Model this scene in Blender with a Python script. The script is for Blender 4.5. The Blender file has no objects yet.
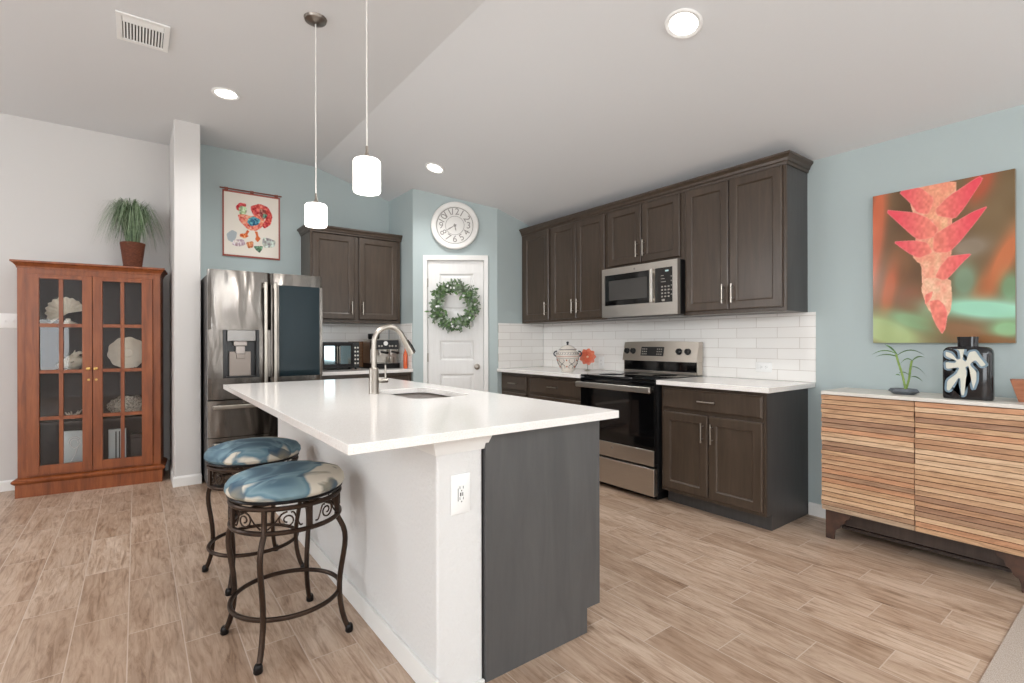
import bpy, bmesh, math, random
import numpy as np
from mathutils import Vector, Matrix, noise
PI = math.pi
S = bpy.context.scene
C = S.collection
rnd = random.Random(7)

# ------------------------------------------------------------------ camera
YAW, ROLL, CAMH = 0.6447, -0.0026, 1.1966
cam_d = bpy.data.cameras.new('camera')
cam = bpy.data.objects.new('camera', cam_d); C.objects.link(cam)
Rv = Vector((math.cos(YAW), -math.sin(YAW), 0)); Fv = Vector((math.sin(YAW), math.cos(YAW), 0)); Uv = Vector((0, 0, 1))
Xc = Rv*math.cos(ROLL) + Uv*math.sin(ROLL); Yc = Uv*math.cos(ROLL) - Rv*math.sin(ROLL); Zc = -Fv
cam.matrix_world = Matrix(((Xc.x, Yc.x, Zc.x, 0), (Xc.y, Yc.y, Zc.y, 0), (Xc.z, Yc.z, Zc.z, CAMH), (0, 0, 0, 1)))
cam_d.sensor_width = 36; cam_d.lens = 499.4/1024*36
cam_d.clip_start = 0.05; cam_d.clip_end = 200
S.camera = cam

# ------------------------------------------------------------------ world, exposure, unseen window lights
w = bpy.data.worlds.new('sky'); S.world = w; w.use_nodes = True
nt = w.node_tree; nt.nodes.clear()
wo = nt.nodes.new('ShaderNodeOutputWorld'); wb = nt.nodes.new('ShaderNodeBackground')
wb.inputs[0].default_value = (0.72, 0.85, 1.0, 1); wb.inputs[1].default_value = 1.6
nt.links.new(wb.outputs[0], wo.inputs[0])
S.view_settings.view_transform = 'Standard'; S.view_settings.look = 'None'
S.view_settings.gamma = 1; S.view_settings.exposure = 0.25; S.view_settings.use_curve_mapping = False

def area(name, loc, rot, sx, sy, power, col, shape='RECTANGLE'):
    l = bpy.data.lights.new(name, 'AREA'); l.shape = shape; l.size = sx
    if shape == 'RECTANGLE': l.size_y = sy
    l.energy = power; l.color = col
    o = bpy.data.objects.new(name, l); C.objects.link(o); o.location = loc; o.rotation_euler = rot
    return o
DAY = (0.97, 0.99, 1.0)
area('window_daylight', (-3.5, -3.57, 1.15), (PI/2, 0, 0), .8, 1.1, 16, DAY)
area('window_daylight', (1.9, -3.57, 1.5), (PI/2, 0, 0), .3, 1.9, 16, DAY)  # unseen narrow window, added for the streak on the refrigerator
area('window_daylight', (-4.78, -.6, 1.25), (PI/2, 0, -PI/2), 2.2, 2.2, 78, DAY)  # unseen left slider, added as side fill
area('window_daylight', (3.73, -2.2, 1.45), (PI/2, 0, PI/2), 1.2, 1.4, 50, DAY)  # unseen right window, added as fill

# ------------------------------------------------------------------ helpers
def lin(c):
    out = []
    for v in c[:3]:
        v = v/255.0
        out.append(v/12.92 if v <= .04045 else ((v+.055)/1.055)**2.4)
    return (*out, 1)

def mat(name, col, rough=.5, metal=0., **kw):
    m = bpy.data.materials.new(name); m.use_nodes = True
    b = m.node_tree.nodes['Principled BSDF']
    b.inputs['Base Color'].default_value = lin(col); b.inputs['Roughness'].default_value = rough
    b.inputs['Metallic'].default_value = metal
    for k, v in kw.items():
        b.inputs[k.replace('_', ' ')].default_value = v
    m.diffuse_color = lin(col)
    return m
def N(m, t, **kw):
    n = m.node_tree.nodes.new(t)
    for k, v in kw.items(): setattr(n, k, v)
    return n
def L(m, a, b): m.node_tree.links.new(a, b)
def bsdf(m): return m.node_tree.nodes['Principled BSDF']
def coords(m, scale=(1, 1, 1), rot=(0, 0, 0), kind='Object'):
    tc = N(m, 'ShaderNodeTexCoord'); mp = N(m, 'ShaderNodeMapping')
    mp.inputs['Scale'].default_value = scale; mp.inputs['Rotation'].default_value = rot
    L(m, tc.outputs[kind], mp.inputs['Vector']); return mp.outputs[0]
def ramp(m, src, stops):
    r = N(m, 'ShaderNodeValToRGB'); e = r.color_ramp.elements
    while len(e) < len(stops): e.new(.5)
    for i, (p, c) in enumerate(stops): e[i].position = p; e[i].color = lin(c) if len(c) == 3 else c
    L(m, src, r.inputs[0]); return r.outputs[0]
def ntex(m, vec, scale, detail=4, rough=.6, dist=0.):
    n = N(m, 'ShaderNodeTexNoise'); n.inputs['Scale'].default_value = scale; n.inputs['Detail'].default_value = detail
    n.inputs['Roughness'].default_value = rough; n.inputs['Distortion'].default_value = dist
    if vec is not None: L(m, vec, n.inputs['Vector'])
    return n.outputs['Fac']
def bump(m, src, strength, dist=.01):
    b = N(m, 'ShaderNodeBump'); b.inputs['Strength'].default_value = strength; b.inputs['Distance'].default_value = dist
    L(m, src, b.inputs['Height']); L(m, b.outputs[0], bsdf(m).inputs['Normal'])
def noisy(name, c1, c2, scale=(1, 1, 1), ns=8, rough=.5, metal=0., bmp=0., lo=.3, hi=.7, detail=5, dist=0., **kw):
    m = mat(name, c1, rough, metal, **kw); v = coords(m, scale)
    f = ntex(m, v, ns, detail, .6, dist)
    L(m, ramp(m, f, [(lo, c1), (hi, c2)]), bsdf(m).inputs['Base Color'])
    if bmp: bump(m, f, bmp)
    return m
def mix(m, fac, a, b, blend='MIX'):
    n = N(m, 'ShaderNodeMix'); n.data_type = 'RGBA'; n.blend_type = blend
    if isinstance(fac, (int, float)): n.inputs['Factor'].default_value = fac
    else: L(m, fac, n.inputs['Factor'])
    for i, s in ((6, a), (7, b)):
        if isinstance(s, tuple): n.inputs[i].default_value = lin(s)
        else: L(m, s, n.inputs[i])
    return n.outputs[2]

class B:
    """collects shapes into one mesh"""
    def __init__(s): s.v = []; s.f = []; s.m = []; s.c = []; s.mi = 0; s.col = (1, 1, 1); s.T = None
    def add(s, vs, fs):
        o = len(s.v)
        if s.T is not None: vs = [tuple(s.T @ Vector(p)) for p in vs]
        s.v += [tuple(p) for p in vs]
        for f in fs: s.f.append(tuple(i+o for i in f)); s.m.append(s.mi); s.c.append(s.col)
    def box(s, x0, x1, y0, y1, z0, z1):
        x0, x1 = min(x0, x1), max(x0, x1); y0, y1 = min(y0, y1), max(y0, y1); z0, z1 = min(z0, z1), max(z0, z1)
        s.add([(x0,y0,z0),(x1,y0,z0),(x1,y1,z0),(x0,y1,z0),(x0,y0,z1),(x1,y0,z1),(x1,y1,z1),(x0,y1,z1)],
              [(0,3,2,1),(4,5,6,7),(0,1,5,4),(1,2,6,5),(2,3,7,6),(3,0,4,7)]); return s
    def lathe(s, prof, c=(0,0,0), n=32, sx=1., sy=1.):
        vs = []; fs = []; k = len(prof)
        for r, z in prof:
            for i in range(n):
                a = 2*PI*i/n; vs.append((c[0]+r*sx*math.cos(a), c[1]+r*sy*math.sin(a), c[2]+z))
        for j in range(k-1):
            for i in range(n):
                i2 = (i+1) % n; fs.append((j*n+i, j*n+i2, (j+1)*n+i2, (j+1)*n+i))
        if prof[0][0] > 1e-5: fs.append(tuple(reversed(range(n))))
        if prof[-1][0] > 1e-5: fs.append(tuple((k-1)*n+i for i in range(n)))
        s.add(vs, fs); return s
    def cyl(s, a, b, r, n=20, r2=None):
        a = Vector(a); b = Vector(b); d = (b-a).normalized(); r2 = r if r2 is None else r2
        u = d.orthogonal().normalized(); w_ = d.cross(u); vs = []
        for p, q in ((a, r), (b, r2)):
            for i in range(n):
                t = 2*PI*i/n; vs.append(p+u*q*math.cos(t)+w_*q*math.sin(t))
        fs = [(i, (i+1) % n, n+(i+1) % n, n+i) for i in range(n)]
        fs += [tuple(reversed(range(n))), tuple(range(n, 2*n))]
        s.add(vs, fs); return s
    def tube(s, pts, r, n=8, closed=False, flat=1.):
        pts = [Vector(p) for p in pts]; k = len(pts); rr = r if isinstance(r, (list, tuple)) else [r]*k
        vs = []; fs = []; u = None
        for i, p in enumerate(pts):
            if closed: d = pts[(i+1) % k]-pts[i-1]
            else: d = pts[min(i+1, k-1)]-pts[max(i-1, 0)]
            d = d.normalized() if d.length > 1e-9 else Vector((0, 0, 1))
            if u is None:
                u = Vector((0, 0, 1)) - d*d.z
                if u.length < .2: u = d.orthogonal()
            u = u - d*u.dot(d)
            if u.length < 1e-6: u = d.orthogonal()
            u.normalize(); w_ = d.cross(u)
            for j in range(n):
                t = 2*PI*j/n; vs.append(p+u*rr[i]*math.cos(t)+w_*rr[i]*flat*math.sin(t))
        for i in range(k if closed else k-1):
            i2 = (i+1) % k
            for j in range(n): fs.append((i*n+j, i*n+(j+1) % n, i2*n+(j+1) % n, i2*n+j))
        if not closed: fs += [tuple(reversed(range(n))), tuple((k-1)*n+j for j in range(n))]
        s.add(vs, fs); return s
    def ring(s, c, R, r, n=48, m=8, ry=None):
        return s.tube([(c[0]+R*math.cos(2*PI*i/n), c[1]+(ry or R)*math.sin(2*PI*i/n), c[2]) for i in range(n)], r, m, True)
    def prism(s, poly, ax, a, b):
        """poly in the two other axes, extruded along axis ax from a to b"""
        def P(p, t): return (t, p[0], p[1]) if ax == 'x' else (p[0], t, p[1]) if ax == 'y' else (p[0], p[1], t)
        n = len(poly); ar = sum(poly[i][0]*poly[(i+1) % n][1]-poly[(i+1) % n][0]*poly[i][1] for i in range(n))
        if (ar < 0) != (ax == 'y'): poly = poly[::-1]
        vs = [P(p, a) for p in poly]+[P(p, b) for p in poly]
        fl = a > b
        fs = [tuple(reversed(range(n))), tuple(range(n, 2*n))]+[(i, (i+1) % n, n+(i+1) % n, n+i) for i in range(n)]
        if fl: fs = [tuple(reversed(f)) for f in fs]
        s.add(vs, fs); return s
    def loft(s, rects, cap=True):
        """stack of rectangles (x0,x1,z0,z1,y) front facing -Y, first to last moving inwards"""
        vs = []; fs = []
        for x0, x1, z0, z1, y in rects: vs += [(x0,y,z0),(x1,y,z0),(x1,y,z1),(x0,y,z1)]
        for k in range(len(rects)-1):
            for i in range(4):
                j = (i+1) % 4; fs.append((k*4+i, k*4+j, k*4+4+j, k*4+4+i))
        e = (len(rects)-1)*4
        if cap: fs.append((e, e+1, e+2, e+3))
        s.add(vs, fs); return s
    def ball(s, c, rx, ry=None, rz=None, n=16, m=10):
        ry = ry or rx; rz = rz or rx; vs = [(c[0], c[1], c[2]-rz)]; fs = []
        for j in range(1, m):
            a = -PI/2+PI*j/m
            for i in range(n):
                t = 2*PI*i/n; vs.append((c[0]+rx*math.cos(a)*math.cos(t), c[1]+ry*math.cos(a)*math.sin(t), c[2]+rz*math.sin(a)))
        vs.append((c[0], c[1], c[2]+rz)); e = len(vs)-1
        for i in range(n):
            i2 = (i+1) % n; fs.append((0, 1+i2, 1+i))
            for j in range(m-2): fs.append((1+j*n+i, 1+j*n+i2, 1+(j+1)*n+i2, 1+(j+1)*n+i))
            fs.append((e, 1+(m-2)*n+i, 1+(m-2)*n+i2))
        s.add(vs, fs); return s
    def leaf(s, p, d, nrm, ln, wd, droop=0., seg=3):
        p = Vector(p); d = Vector(d).normalized(); nrm = Vector(nrm); sd = d.cross(nrm)
        if sd.length < 1e-4: sd = d.orthogonal()
        sd.normalize(); vs = []; fs = []
        for i in range(seg+1):
            t = i/seg; q = p+d*ln*t+Vector((0, 0, -droop*t*t*ln)); wv = wd*math.sin(PI*min(.97, max(.06, t*.92+.05)))**.8*.5
            vs += [q-sd*wv, q+sd*wv]
        for i in range(seg): fs.append((2*i, 2*i+1, 2*i+3, 2*i+2))
        s.add(vs, fs); return s
    def build(s, name, mats, parent=None, bevel=0., smooth=True, ang=35, cols=False, recalc=True):
        me = bpy.data.meshes.new(name); me.from_pydata(s.v, [], s.f)
        if not isinstance(mats, (list, tuple)): mats = [mats]
        for m in mats: me.materials.append(m)
        me.polygons.foreach_set('material_index', s.m)
        if cols:
            at = me.color_attributes.new('Col', 'FLOAT_COLOR', 'CORNER'); arr = []
            for p in me.polygons: arr += [*lin(s.c[p.index])]*p.loop_total
            at.data.foreach_set('color', arr)
        if recalc:
            bm = bmesh.new(); bm.from_mesh(me); bmesh.ops.recalc_face_normals(bm, faces=bm.faces); bm.to_mesh(me); bm.free()
        if smooth:
            me.shade_smooth(); me.set_sharp_from_angle(angle=math.radians(ang))
        me.update()
        o = bpy.data.objects.new(name, me); C.objects.link(o)
        if parent: o.parent = parent
        if bevel:
            b = o.modifiers.new('bevel', 'BEVEL'); b.width = bevel; b.segments = 2; b.limit_method = 'ANGLE'; b.angle_limit = math.radians(40)
            b.harden_normals = True
        return o

def tag(o, label, cat, group=None):
    o['label'] = label; o['category'] = cat
    if group: o['group'] = group
    return o
def thing(name, label, cat, loc, rz=0., group=None):
    o = bpy.data.objects.new(name, None); C.objects.link(o); o.location = loc; o.rotation_euler = (0, 0, rz); o.empty_display_size = .1
    return tag(o, label, cat, group)
def place(o, loc, rz=0.):
    o.location = loc; o.rotation_euler = (0, 0, rz); return o
def struct(o): o['kind'] = 'structure'; return o
def copy_tree(o, parent=None):
    c = o.copy(); C.objects.link(c)
    if parent: c.parent = parent
    for ch in list(o.children): copy_tree(ch, c)
    return c
def text(name, body, size, m, parent, loc, rot=(PI/2, 0, 0), ext=.0006, align='CENTER'):
    cu = bpy.data.curves.new('txt', 'FONT'); cu.body = body; cu.size = size; cu.extrude = ext; cu.align_x = align; cu.align_y = 'CENTER'
    t = bpy.data.objects.new('txt', cu); C.objects.link(t)
    dg = bpy.context.evaluated_depsgraph_get(); dg.update()
    me = bpy.data.meshes.new_from_object(t.evaluated_get(dg)); bpy.data.objects.remove(t)
    me.materials.clear(); me.materials.append(m); me.name = name
    o = bpy.data.objects.new(name, me); C.objects.link(o); o.parent = parent; o.location = loc; o.rotation_euler = rot
    return o
def inpoly(X, Y, poly):
    r = np.zeros(X.shape, bool); n = len(poly)
    for i in range(n):
        x0, y0 = poly[i]; x1, y1 = poly[(i+1) % n]
        if y0 == y1: continue
        r ^= ((y0 > Y) != (y1 > Y)) & (X < (x1-x0)*(Y-y0)/(y1-y0)+x0)
    return r
def smoothpoly(poly, it=1):
    for _ in range(it):
        q = []
        for i in range(len(poly)):
            a, b = poly[i], poly[(i+1) % len(poly)]
            q += [(a[0]*.86+b[0]*.14, a[1]*.86+b[1]*.14), (a[0]*.14+b[0]*.86, a[1]*.14+b[1]*.86)]
        poly = q
    return poly
def painted(name, x0, x1, z0, z1, y, img, m, parent):
    """grid facing -Y whose colour attribute carries the picture printed on it; img rows go top-down"""
    H, W, _ = img.shape
    xs = np.linspace(x0, x1, W+1); zs = np.linspace(z1, z0, H+1)
    vs = [(x, y, z) for z in zs for x in xs]
    fs = [(j*(W+1)+i, (j+1)*(W+1)+i, (j+1)*(W+1)+i+1, j*(W+1)+i+1) for j in range(H) for i in range(W)]
    me = bpy.data.meshes.new(name); me.from_pydata(vs, [], fs); me.materials.append(m)
    a = img.reshape(-1, 3)/255.0; a = np.where(a <= .04045, a/12.92, ((a+.055)/1.055)**2.4)
    a = np.concatenate([a, np.ones((len(a), 1))], 1); a = np.repeat(a, 4, axis=0)
    at = me.color_attributes.new('Col', 'FLOAT_COLOR', 'CORNER'); at.data.foreach_set('color', a.astype(np.float32).ravel())
    me.update(); o = bpy.data.objects.new(name, me); C.objects.link(o); o.parent = parent
    return o
def attr_mat(name, rough=.5, **kw):
    m = mat(name, (200, 200, 200), rough, **kw); a = N(m, 'ShaderNodeAttribute'); a.attribute_name = 'Col'
    L(m, a.outputs['Color'], bsdf(m).inputs['Base Color']); return m, a

# ------------------------------------------------------------------ materials
def wall_paint(name, col):
    m = mat(name, col, .85); v = coords(m)
    bump(m, ntex(m, v, 110, 3), .18, .004); return m
TEAL = wall_paint('teal_paint', (175, 187, 187))
GREY = wall_paint('warm_grey_paint', (206, 203, 200))
CEIL = wall_paint('ceiling_paint', (222, 223, 224))
WHITE = mat('white_trim_paint', (232, 231, 228), .45)
DOORW = noisy('white_door_paint', (226, 225, 222), (232, 231, 229), (2, 2, .3), 18, .5)
PLASTIC = mat('white_plastic', (240, 240, 238), .35)
BLACK = mat('black_plastic', (18, 18, 19), .3)
BGLASS = mat('black_glass', (10, 10, 11), .06)
DARKM = mat('dark_metal', (38, 36, 36), .35, .8)
NICKEL = mat('brushed_nickel', (168, 161, 152), .3, 1.)
BRASS = mat('brass', (196, 160, 96), .3, 1.)

def steel():
    m = mat('stainless_steel', (108, 103, 98), .22, 1.); v = coords(m, (1, 1, .6))
    f = ntex(m, coords(m, (2, 2, 160)), 6, 3); g = ntex(m, coords(m, (3.2, 3.2, .9)), 2.2, 1.5, .5, .4)
    b1 = N(m, 'ShaderNodeBump'); b1.inputs['Strength'].default_value = .8; b1.inputs['Distance'].default_value = .02; L(m, g, b1.inputs['Height'])
    b2 = N(m, 'ShaderNodeBump'); b2.inputs['Strength'].default_value = .04; b2.inputs['Distance'].default_value = .002; L(m, f, b2.inputs['Height'])
    L(m, b1.outputs[0], b2.inputs['Normal']); L(m, b2.outputs[0], bsdf(m).inputs['Normal']); return m
STEEL = steel()
STEELF = noisy('satin_steel', (196, 190, 182), (206, 201, 194), (2, 2, 120), 5, .3, 1.)

def cab_wood(name, c1, c2, c3, rough=.42, sc=(9, 9, .9)):
    m = mat(name, c1, rough); v = coords(m, sc)
    f = ntex(m, v, 3.2, 6, .62, .5); g = ntex(m, coords(m, (1, 1, .7)), 3.0, 2)
    c = ramp(m, f, [(.25, c1), (.5, c2), (.78, c3)])
    c2_ = mix(m, .18, c, ramp(m, g, [(.3, c1), (.7, c3)]))
    L(m, c2_, bsdf(m).inputs['Base Color']); bump(m, f, .05, .003); return m
CAB = cab_wood('espresso_stained_wood', (58, 47, 38), (70, 58, 48), (84, 71, 59), .33)
CABS = cab_wood('espresso_stained_wood_panel', (60, 58, 57), (69, 67, 66), (78, 76, 75), .4)  # panel stain darkened for the shade on the base cabinet end
CABI = cab_wood('grey_stained_panel', (70, 70, 70), (80, 79, 79), (90, 89, 88), .42, sc=(5, 5, .7))  # same panel stain without the shade darkening, for the island end
CHERRY = cab_wood('cherry_wood', (92, 43, 18), (130, 67, 31), (158, 91, 48), .35)
DKWOOD = cab_wood('dark_brown_wood', (44, 34, 30), (58, 46, 40), (74, 60, 52), .5)

def quartz():
    m = mat('white_quartz', (238, 234, 229), .13); f = ntex(m, coords(m), 260, 2, .5)
    L(m, ramp(m, f, [(.3, (226, 220, 214)), (.55, (240, 237, 233))]), bsdf(m).inputs['Base Color']); return m
QUARTZ = quartz()

def floor_mat():
    m = mat('wood_look_tile', (170, 140, 120), .42)
    tc = N(m, 'ShaderNodeTexCoord'); sp = N(m, 'ShaderNodeSeparateXYZ'); cb = N(m, 'ShaderNodeCombineXYZ')
    L(m, tc.outputs['Object'], sp.inputs[0]); L(m, sp.outputs['Y'], cb.inputs['X']); L(m, sp.outputs['X'], cb.inputs['Y'])
    def mth(op, a, b):
        n = N(m, 'ShaderNodeMath'); n.operation = op
        for i, q in enumerate((a, b)):
            if isinstance(q, (int, float)): n.inputs[i].default_value = q
            elif q is not None: L(m, q, n.inputs[i])
        return n.outputs[0]
    RW, LN = .1825, .57                                 # 7 by 24 inch planks laid in thirds along Y
    row = mth('FLOOR', mth('DIVIDE', mth('SUBTRACT', sp.outputs['X'], 1.612), RW), 0)
    along = mth('ADD', mth('SUBTRACT', sp.outputs['Y'], 1.278), mth('MULTIPLY', row, .2083))
    cv = N(m, 'ShaderNodeCombineXYZ'); L(m, mth('ADD', along, LN*40), cv.inputs['X']); L(m, mth('ADD', mth('SUBTRACT', sp.outputs['X'], 1.612), RW*60), cv.inputs['Y'])
    br = N(m, 'ShaderNodeTexBrick'); br.offset = 0; br.squash = 1
    br.inputs['Scale'].default_value = 1; br.inputs['Brick Width'].default_value = LN; br.inputs['Row Height'].default_value = RW
    br.inputs['Mortar Size'].default_value = .0021; br.inputs['Mortar Smooth'].default_value = .1; br.inputs['Bias'].default_value = 0
    br.inputs['Color1'].default_value = (0, 0, 0, 1); br.inputs['Color2'].default_value = (1, 1, 1, 1); br.inputs['Mortar'].default_value = (.5, .5, .5, 1)
    L(m, cv.outputs[0], br.inputs['Vector'])
    # per plank offset of the grain
    off = N(m, 'ShaderNodeVectorMath'); off.operation = 'SCALE'; off.inputs['Scale'].default_value = 37.0; L(m, br.outputs['Color'], off.inputs[0])
    ad = N(m, 'ShaderNodeVectorMath'); ad.operation = 'ADD'; L(m, cb.outputs[0], ad.inputs[0]); L(m, off.outputs[0], ad.inputs[1])
    mp = N(m, 'ShaderNodeMapping'); mp.inputs['Scale'].default_value = (1.7, 15, 1); L(m, ad.outputs[0], mp.inputs['Vector'])
    g = ntex(m, mp.outputs[0], 2.2, 9, .72, 1.6)
    mp2 = N(m, 'ShaderNodeMapping'); mp2.inputs['Scale'].default_value = (1.6, 5, 1); L(m, ad.outputs[0], mp2.inputs['Vector'])
    g2 = ntex(m, mp2.outputs[0], 2.0, 4, .6, .6)
    grain = ramp(m, g, [(.32, (112, 86, 66)), (.41, (156, 129, 108)), (.50, (192, 167, 146)), (.68, (218, 198, 180))])
    tone = ramp(m, g2, [(.34, (136, 108, 86)), (.46, (176, 150, 128)), (.66, (208, 187, 168))])
    c = mix(m, .45, grain, tone)
    pl = ramp(m, br.outputs['Color'], [(0, (228, 221, 215)), (1, (255, 255, 255))])
    c = mix(m, 1.0, c, pl, 'MULTIPLY')
    c = mix(m, br.outputs['Fac'], c, (196, 178, 162))
    L(m, c, bsdf(m).inputs['Base Color']); bump(m, g, .10, .004); return m
FLOOR = floor_mat()

def tile_mat(name, along='X'):
    m = mat(name, (228, 222, 214), .16)
    tc = N(m, 'ShaderNodeTexCoord'); sp = N(m, 'ShaderNodeSeparateXYZ'); cb = N(m, 'ShaderNodeCombineXYZ')
    L(m, tc.outputs['Object'], sp.inputs[0]); L(m, sp.outputs[along], cb.inputs['X']); L(m, sp.outputs['Z'], cb.inputs['Y'])
    br = N(m, 'ShaderNodeTexBrick'); br.offset = .5
    br.inputs['Scale'].default_value = 1; br.inputs['Brick Width'].default_value = .305; br.inputs['Row Height'].default_value = .0765
    br.inputs['Mortar Size'].default_value = .0017; br.inputs['Mortar Smooth'].default_value = .2
    br.inputs['Color1'].default_value = lin((236, 233, 229)); br.inputs['Color2'].default_value = lin((242, 240, 236)); br.inputs['Mortar'].default_value = lin((200, 193, 185))
    L(m, cb.outputs[0], br.inputs['Vector']); L(m, br.outputs['Color'], bsdf(m).inputs['Base Color'])
    iv = N(m, 'ShaderNodeMath'); iv.operation = 'SUBTRACT'; iv.inputs[0].default_value = 1; L(m, br.outputs['Fac'], iv.inputs[1])
    f = ntex(m, coords(m), 14, 2)
    mu = N(m, 'ShaderNodeMath'); mu.operation = 'MULTIPLY_ADD'; mu.inputs[1].default_value = .25; L(m, f, mu.inputs[0]); L(m, iv.outputs[0], mu.inputs[2])
    bump(m, mu.outputs[0], .35, .003); return m
TILE = tile_mat('white_subway_tile')

def pane_glass(name='clear_glass', tint=(1, 1, 1, 1)):
    m = bpy.data.materials.new(name); m.use_nodes = True; t = m.node_tree; t.nodes.clear()
    o = t.nodes.new('ShaderNodeOutputMaterial'); mx = t.nodes.new('ShaderNodeMixShader'); tr = t.nodes.new('ShaderNodeBsdfTransparent')
    gl = t.nodes.new('ShaderNodeBsdfGlossy'); gl.inputs['Roughness'].default_value = .02; fr = t.nodes.new('ShaderNodeFresnel'); fr.inputs[0].default_value = 1.36
    tr.inputs[0].default_value = tint
    t.links.new(fr.outputs[0], mx.inputs[0]); t.links.new(tr.outputs[0], mx.inputs[1]); t.links.new(gl.outputs[0], mx.inputs[2]); t.links.new(mx.outputs[0], o.inputs[0])
    return m
GLASS = pane_glass()
DGLASS = pane_glass('smoked_glass', (.35, .42, .45, 1))

def emit(name, col, s):
    m = bpy.data.materials.new(name); m.use_nodes = True; t = m.node_tree; t.nodes.clear()
    o = t.nodes.new('ShaderNodeOutputMaterial'); e = t.nodes.new('ShaderNodeEmission'); e.inputs[0].default_value = lin(col); e.inputs[1].default_value = s
    t.links.new(e.outputs[0], o.inputs[0]); return m
LAMP = emit('lamp_diffuser', (255, 251, 245), 9.0)
SHADE = emit('opal_shade', (255, 248, 240), 4.5)

PAINT=[
 ('petal',(226, 70, 84),[(0.204, 0.001), (0.372, -0.003), (0.479, 0.089), (0.436, 0.184), (0.35, 0.162), (0.295, 0.088)]),
 ('fuzz',(236, 150, 110),[(0.372, 0.001), (0.621, 0.003), (0.626, 0.058), (0.54, 0.107), (0.559, 0.193), (0.436, 0.221), (0.382, 0.158), (0.436, 0.082)]),
 ('petal',(228, 64, 84),[(0.78, 0.001), (0.808, 0.024), (0.68, 0.183), (0.62, 0.238), (0.499, 0.203), (0.479, 0.162), (0.561, 0.097)]),
 ('petal',(226, 62, 84),[(0.087, 0.101), (0.328, 0.154), (0.436, 0.207), (0.509, 0.286), (0.468, 0.336), (0.36, 0.338), (0.304, 0.299)]),
 ('petal',(228, 60, 80),[(0.838, 0.187), (0.775, 0.258), (0.659, 0.377), (0.58, 0.44), (0.466, 0.429), (0.468, 0.318), (0.601, 0.262), (0.737, 0.209)]),
 ('petal',(222, 62, 80),[(0.157, 0.325), (0.326, 0.335), (0.425, 0.359), (0.466, 0.429), (0.36, 0.456), (0.293, 0.422)]),
 ('fuzz',(240, 176, 128),[(0.468, 0.18), (0.561, 0.165), (0.571, 0.257), (0.559, 0.347), (0.539, 0.436), (0.477, 0.485), (0.391, 0.496), (0.349, 0.417), (0.436, 0.352), (0.468, 0.272)]),
 ('fuzz',(240, 180, 140),[(0.315, 0.395), (0.58, 0.423), (0.539, 0.473), (0.559, 0.529), (0.539, 0.601), (0.414, 0.591), (0.403, 0.507), (0.338, 0.473)]),
 ('petal',(226, 64, 82),[(0.737, 0.46), (0.678, 0.504), (0.578, 0.595), (0.539, 0.61), (0.477, 0.587), (0.518, 0.517), (0.58, 0.459)]),
 ('fuzz',(238, 196, 158),[(0.403, 0.582), (0.59, 0.605), (0.594, 0.659), (0.599, 0.723), (0.588, 0.803), (0.558, 0.848), (0.475, 0.837), (0.423, 0.779), (0.376, 0.655)]),
 ('petal',(228, 92, 74),[(0.403, 0.694), (0.466, 0.669), (0.455, 0.715), (0.407, 0.76)]),
 ('petal',(226, 70, 62),[(0.434, 0.733), (0.507, 0.727), (0.548, 0.766), (0.569, 0.82), (0.553, 0.911), (0.528, 0.947), (0.487, 0.892), (0.455, 0.827)]),
]
ROO=[
 ((196, 70, 66),[(0.479, 0.198), (0.632, 0.14), (0.788, 0.178), (0.867, 0.306), (0.832, 0.449), (0.721, 0.521), (0.675, 0.486), (0.743, 0.36), (0.721, 0.265), (0.632, 0.354), (0.523, 0.329), (0.479, 0.257)]),
 ((224, 120, 100),[(0.255, 0.36), (0.309, 0.335), (0.501, 0.351), (0.632, 0.295), (0.721, 0.383), (0.675, 0.505), (0.564, 0.576), (0.436, 0.57), (0.287, 0.452)]),
 ((70, 130, 150),[(0.436, 0.397), (0.523, 0.348), (0.653, 0.39), (0.61, 0.473), (0.479, 0.508), (0.414, 0.457)]),
 ((170, 190, 150),[(0.277, 0.206), (0.372, 0.175), (0.414, 0.265), (0.394, 0.335), (0.287, 0.348), (0.265, 0.284)]),
 ((196, 60, 62),[(0.224, 0.232), (0.287, 0.167), (0.394, 0.171), (0.394, 0.219), (0.309, 0.211), (0.265, 0.256), (0.287, 0.3), (0.234, 0.278)]),
 ((160, 90, 80),[(0.632, 0.217), (0.743, 0.224), (0.764, 0.338), (0.699, 0.386), (0.632, 0.316)]),
 ((70, 110, 90),[(0.699, 0.287), (0.776, 0.298), (0.743, 0.36), (0.687, 0.348)]),
 ((214, 110, 60),[(0.414, 0.571), (0.457, 0.587), (0.414, 0.649), (0.446, 0.665), (0.37, 0.711), (0.285, 0.681), (0.297, 0.641), (0.382, 0.633)]),
 ((214, 110, 60),[(0.543, 0.578), (0.598, 0.581), (0.61, 0.649), (0.653, 0.683), (0.598, 0.748), (0.554, 0.703), (0.576, 0.652)]),
 ((176, 184, 188),[(0.067, 0.665), (0.16, 0.598), (0.244, 0.629), (0.222, 0.725), (0.16, 0.789), (0.087, 0.757)]),
 ((196, 176, 180),[(0.18, 0.749), (0.349, 0.722), (0.392, 0.805), (0.265, 0.844), (0.16, 0.825)]),
 ((180, 186, 176),[(0.697, 0.659), (0.81, 0.668), (0.923, 0.697), (0.899, 0.797), (0.719, 0.824), (0.675, 0.759)]),
 ((190, 110, 70),[(0.392, 0.767), (0.521, 0.735), (0.521, 0.832), (0.434, 0.859)]),
 ((80, 110, 90),[(0.521, 0.813), (0.697, 0.797), (0.675, 0.857), (0.63, 0.91), (0.564, 0.867)]),
]
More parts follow.
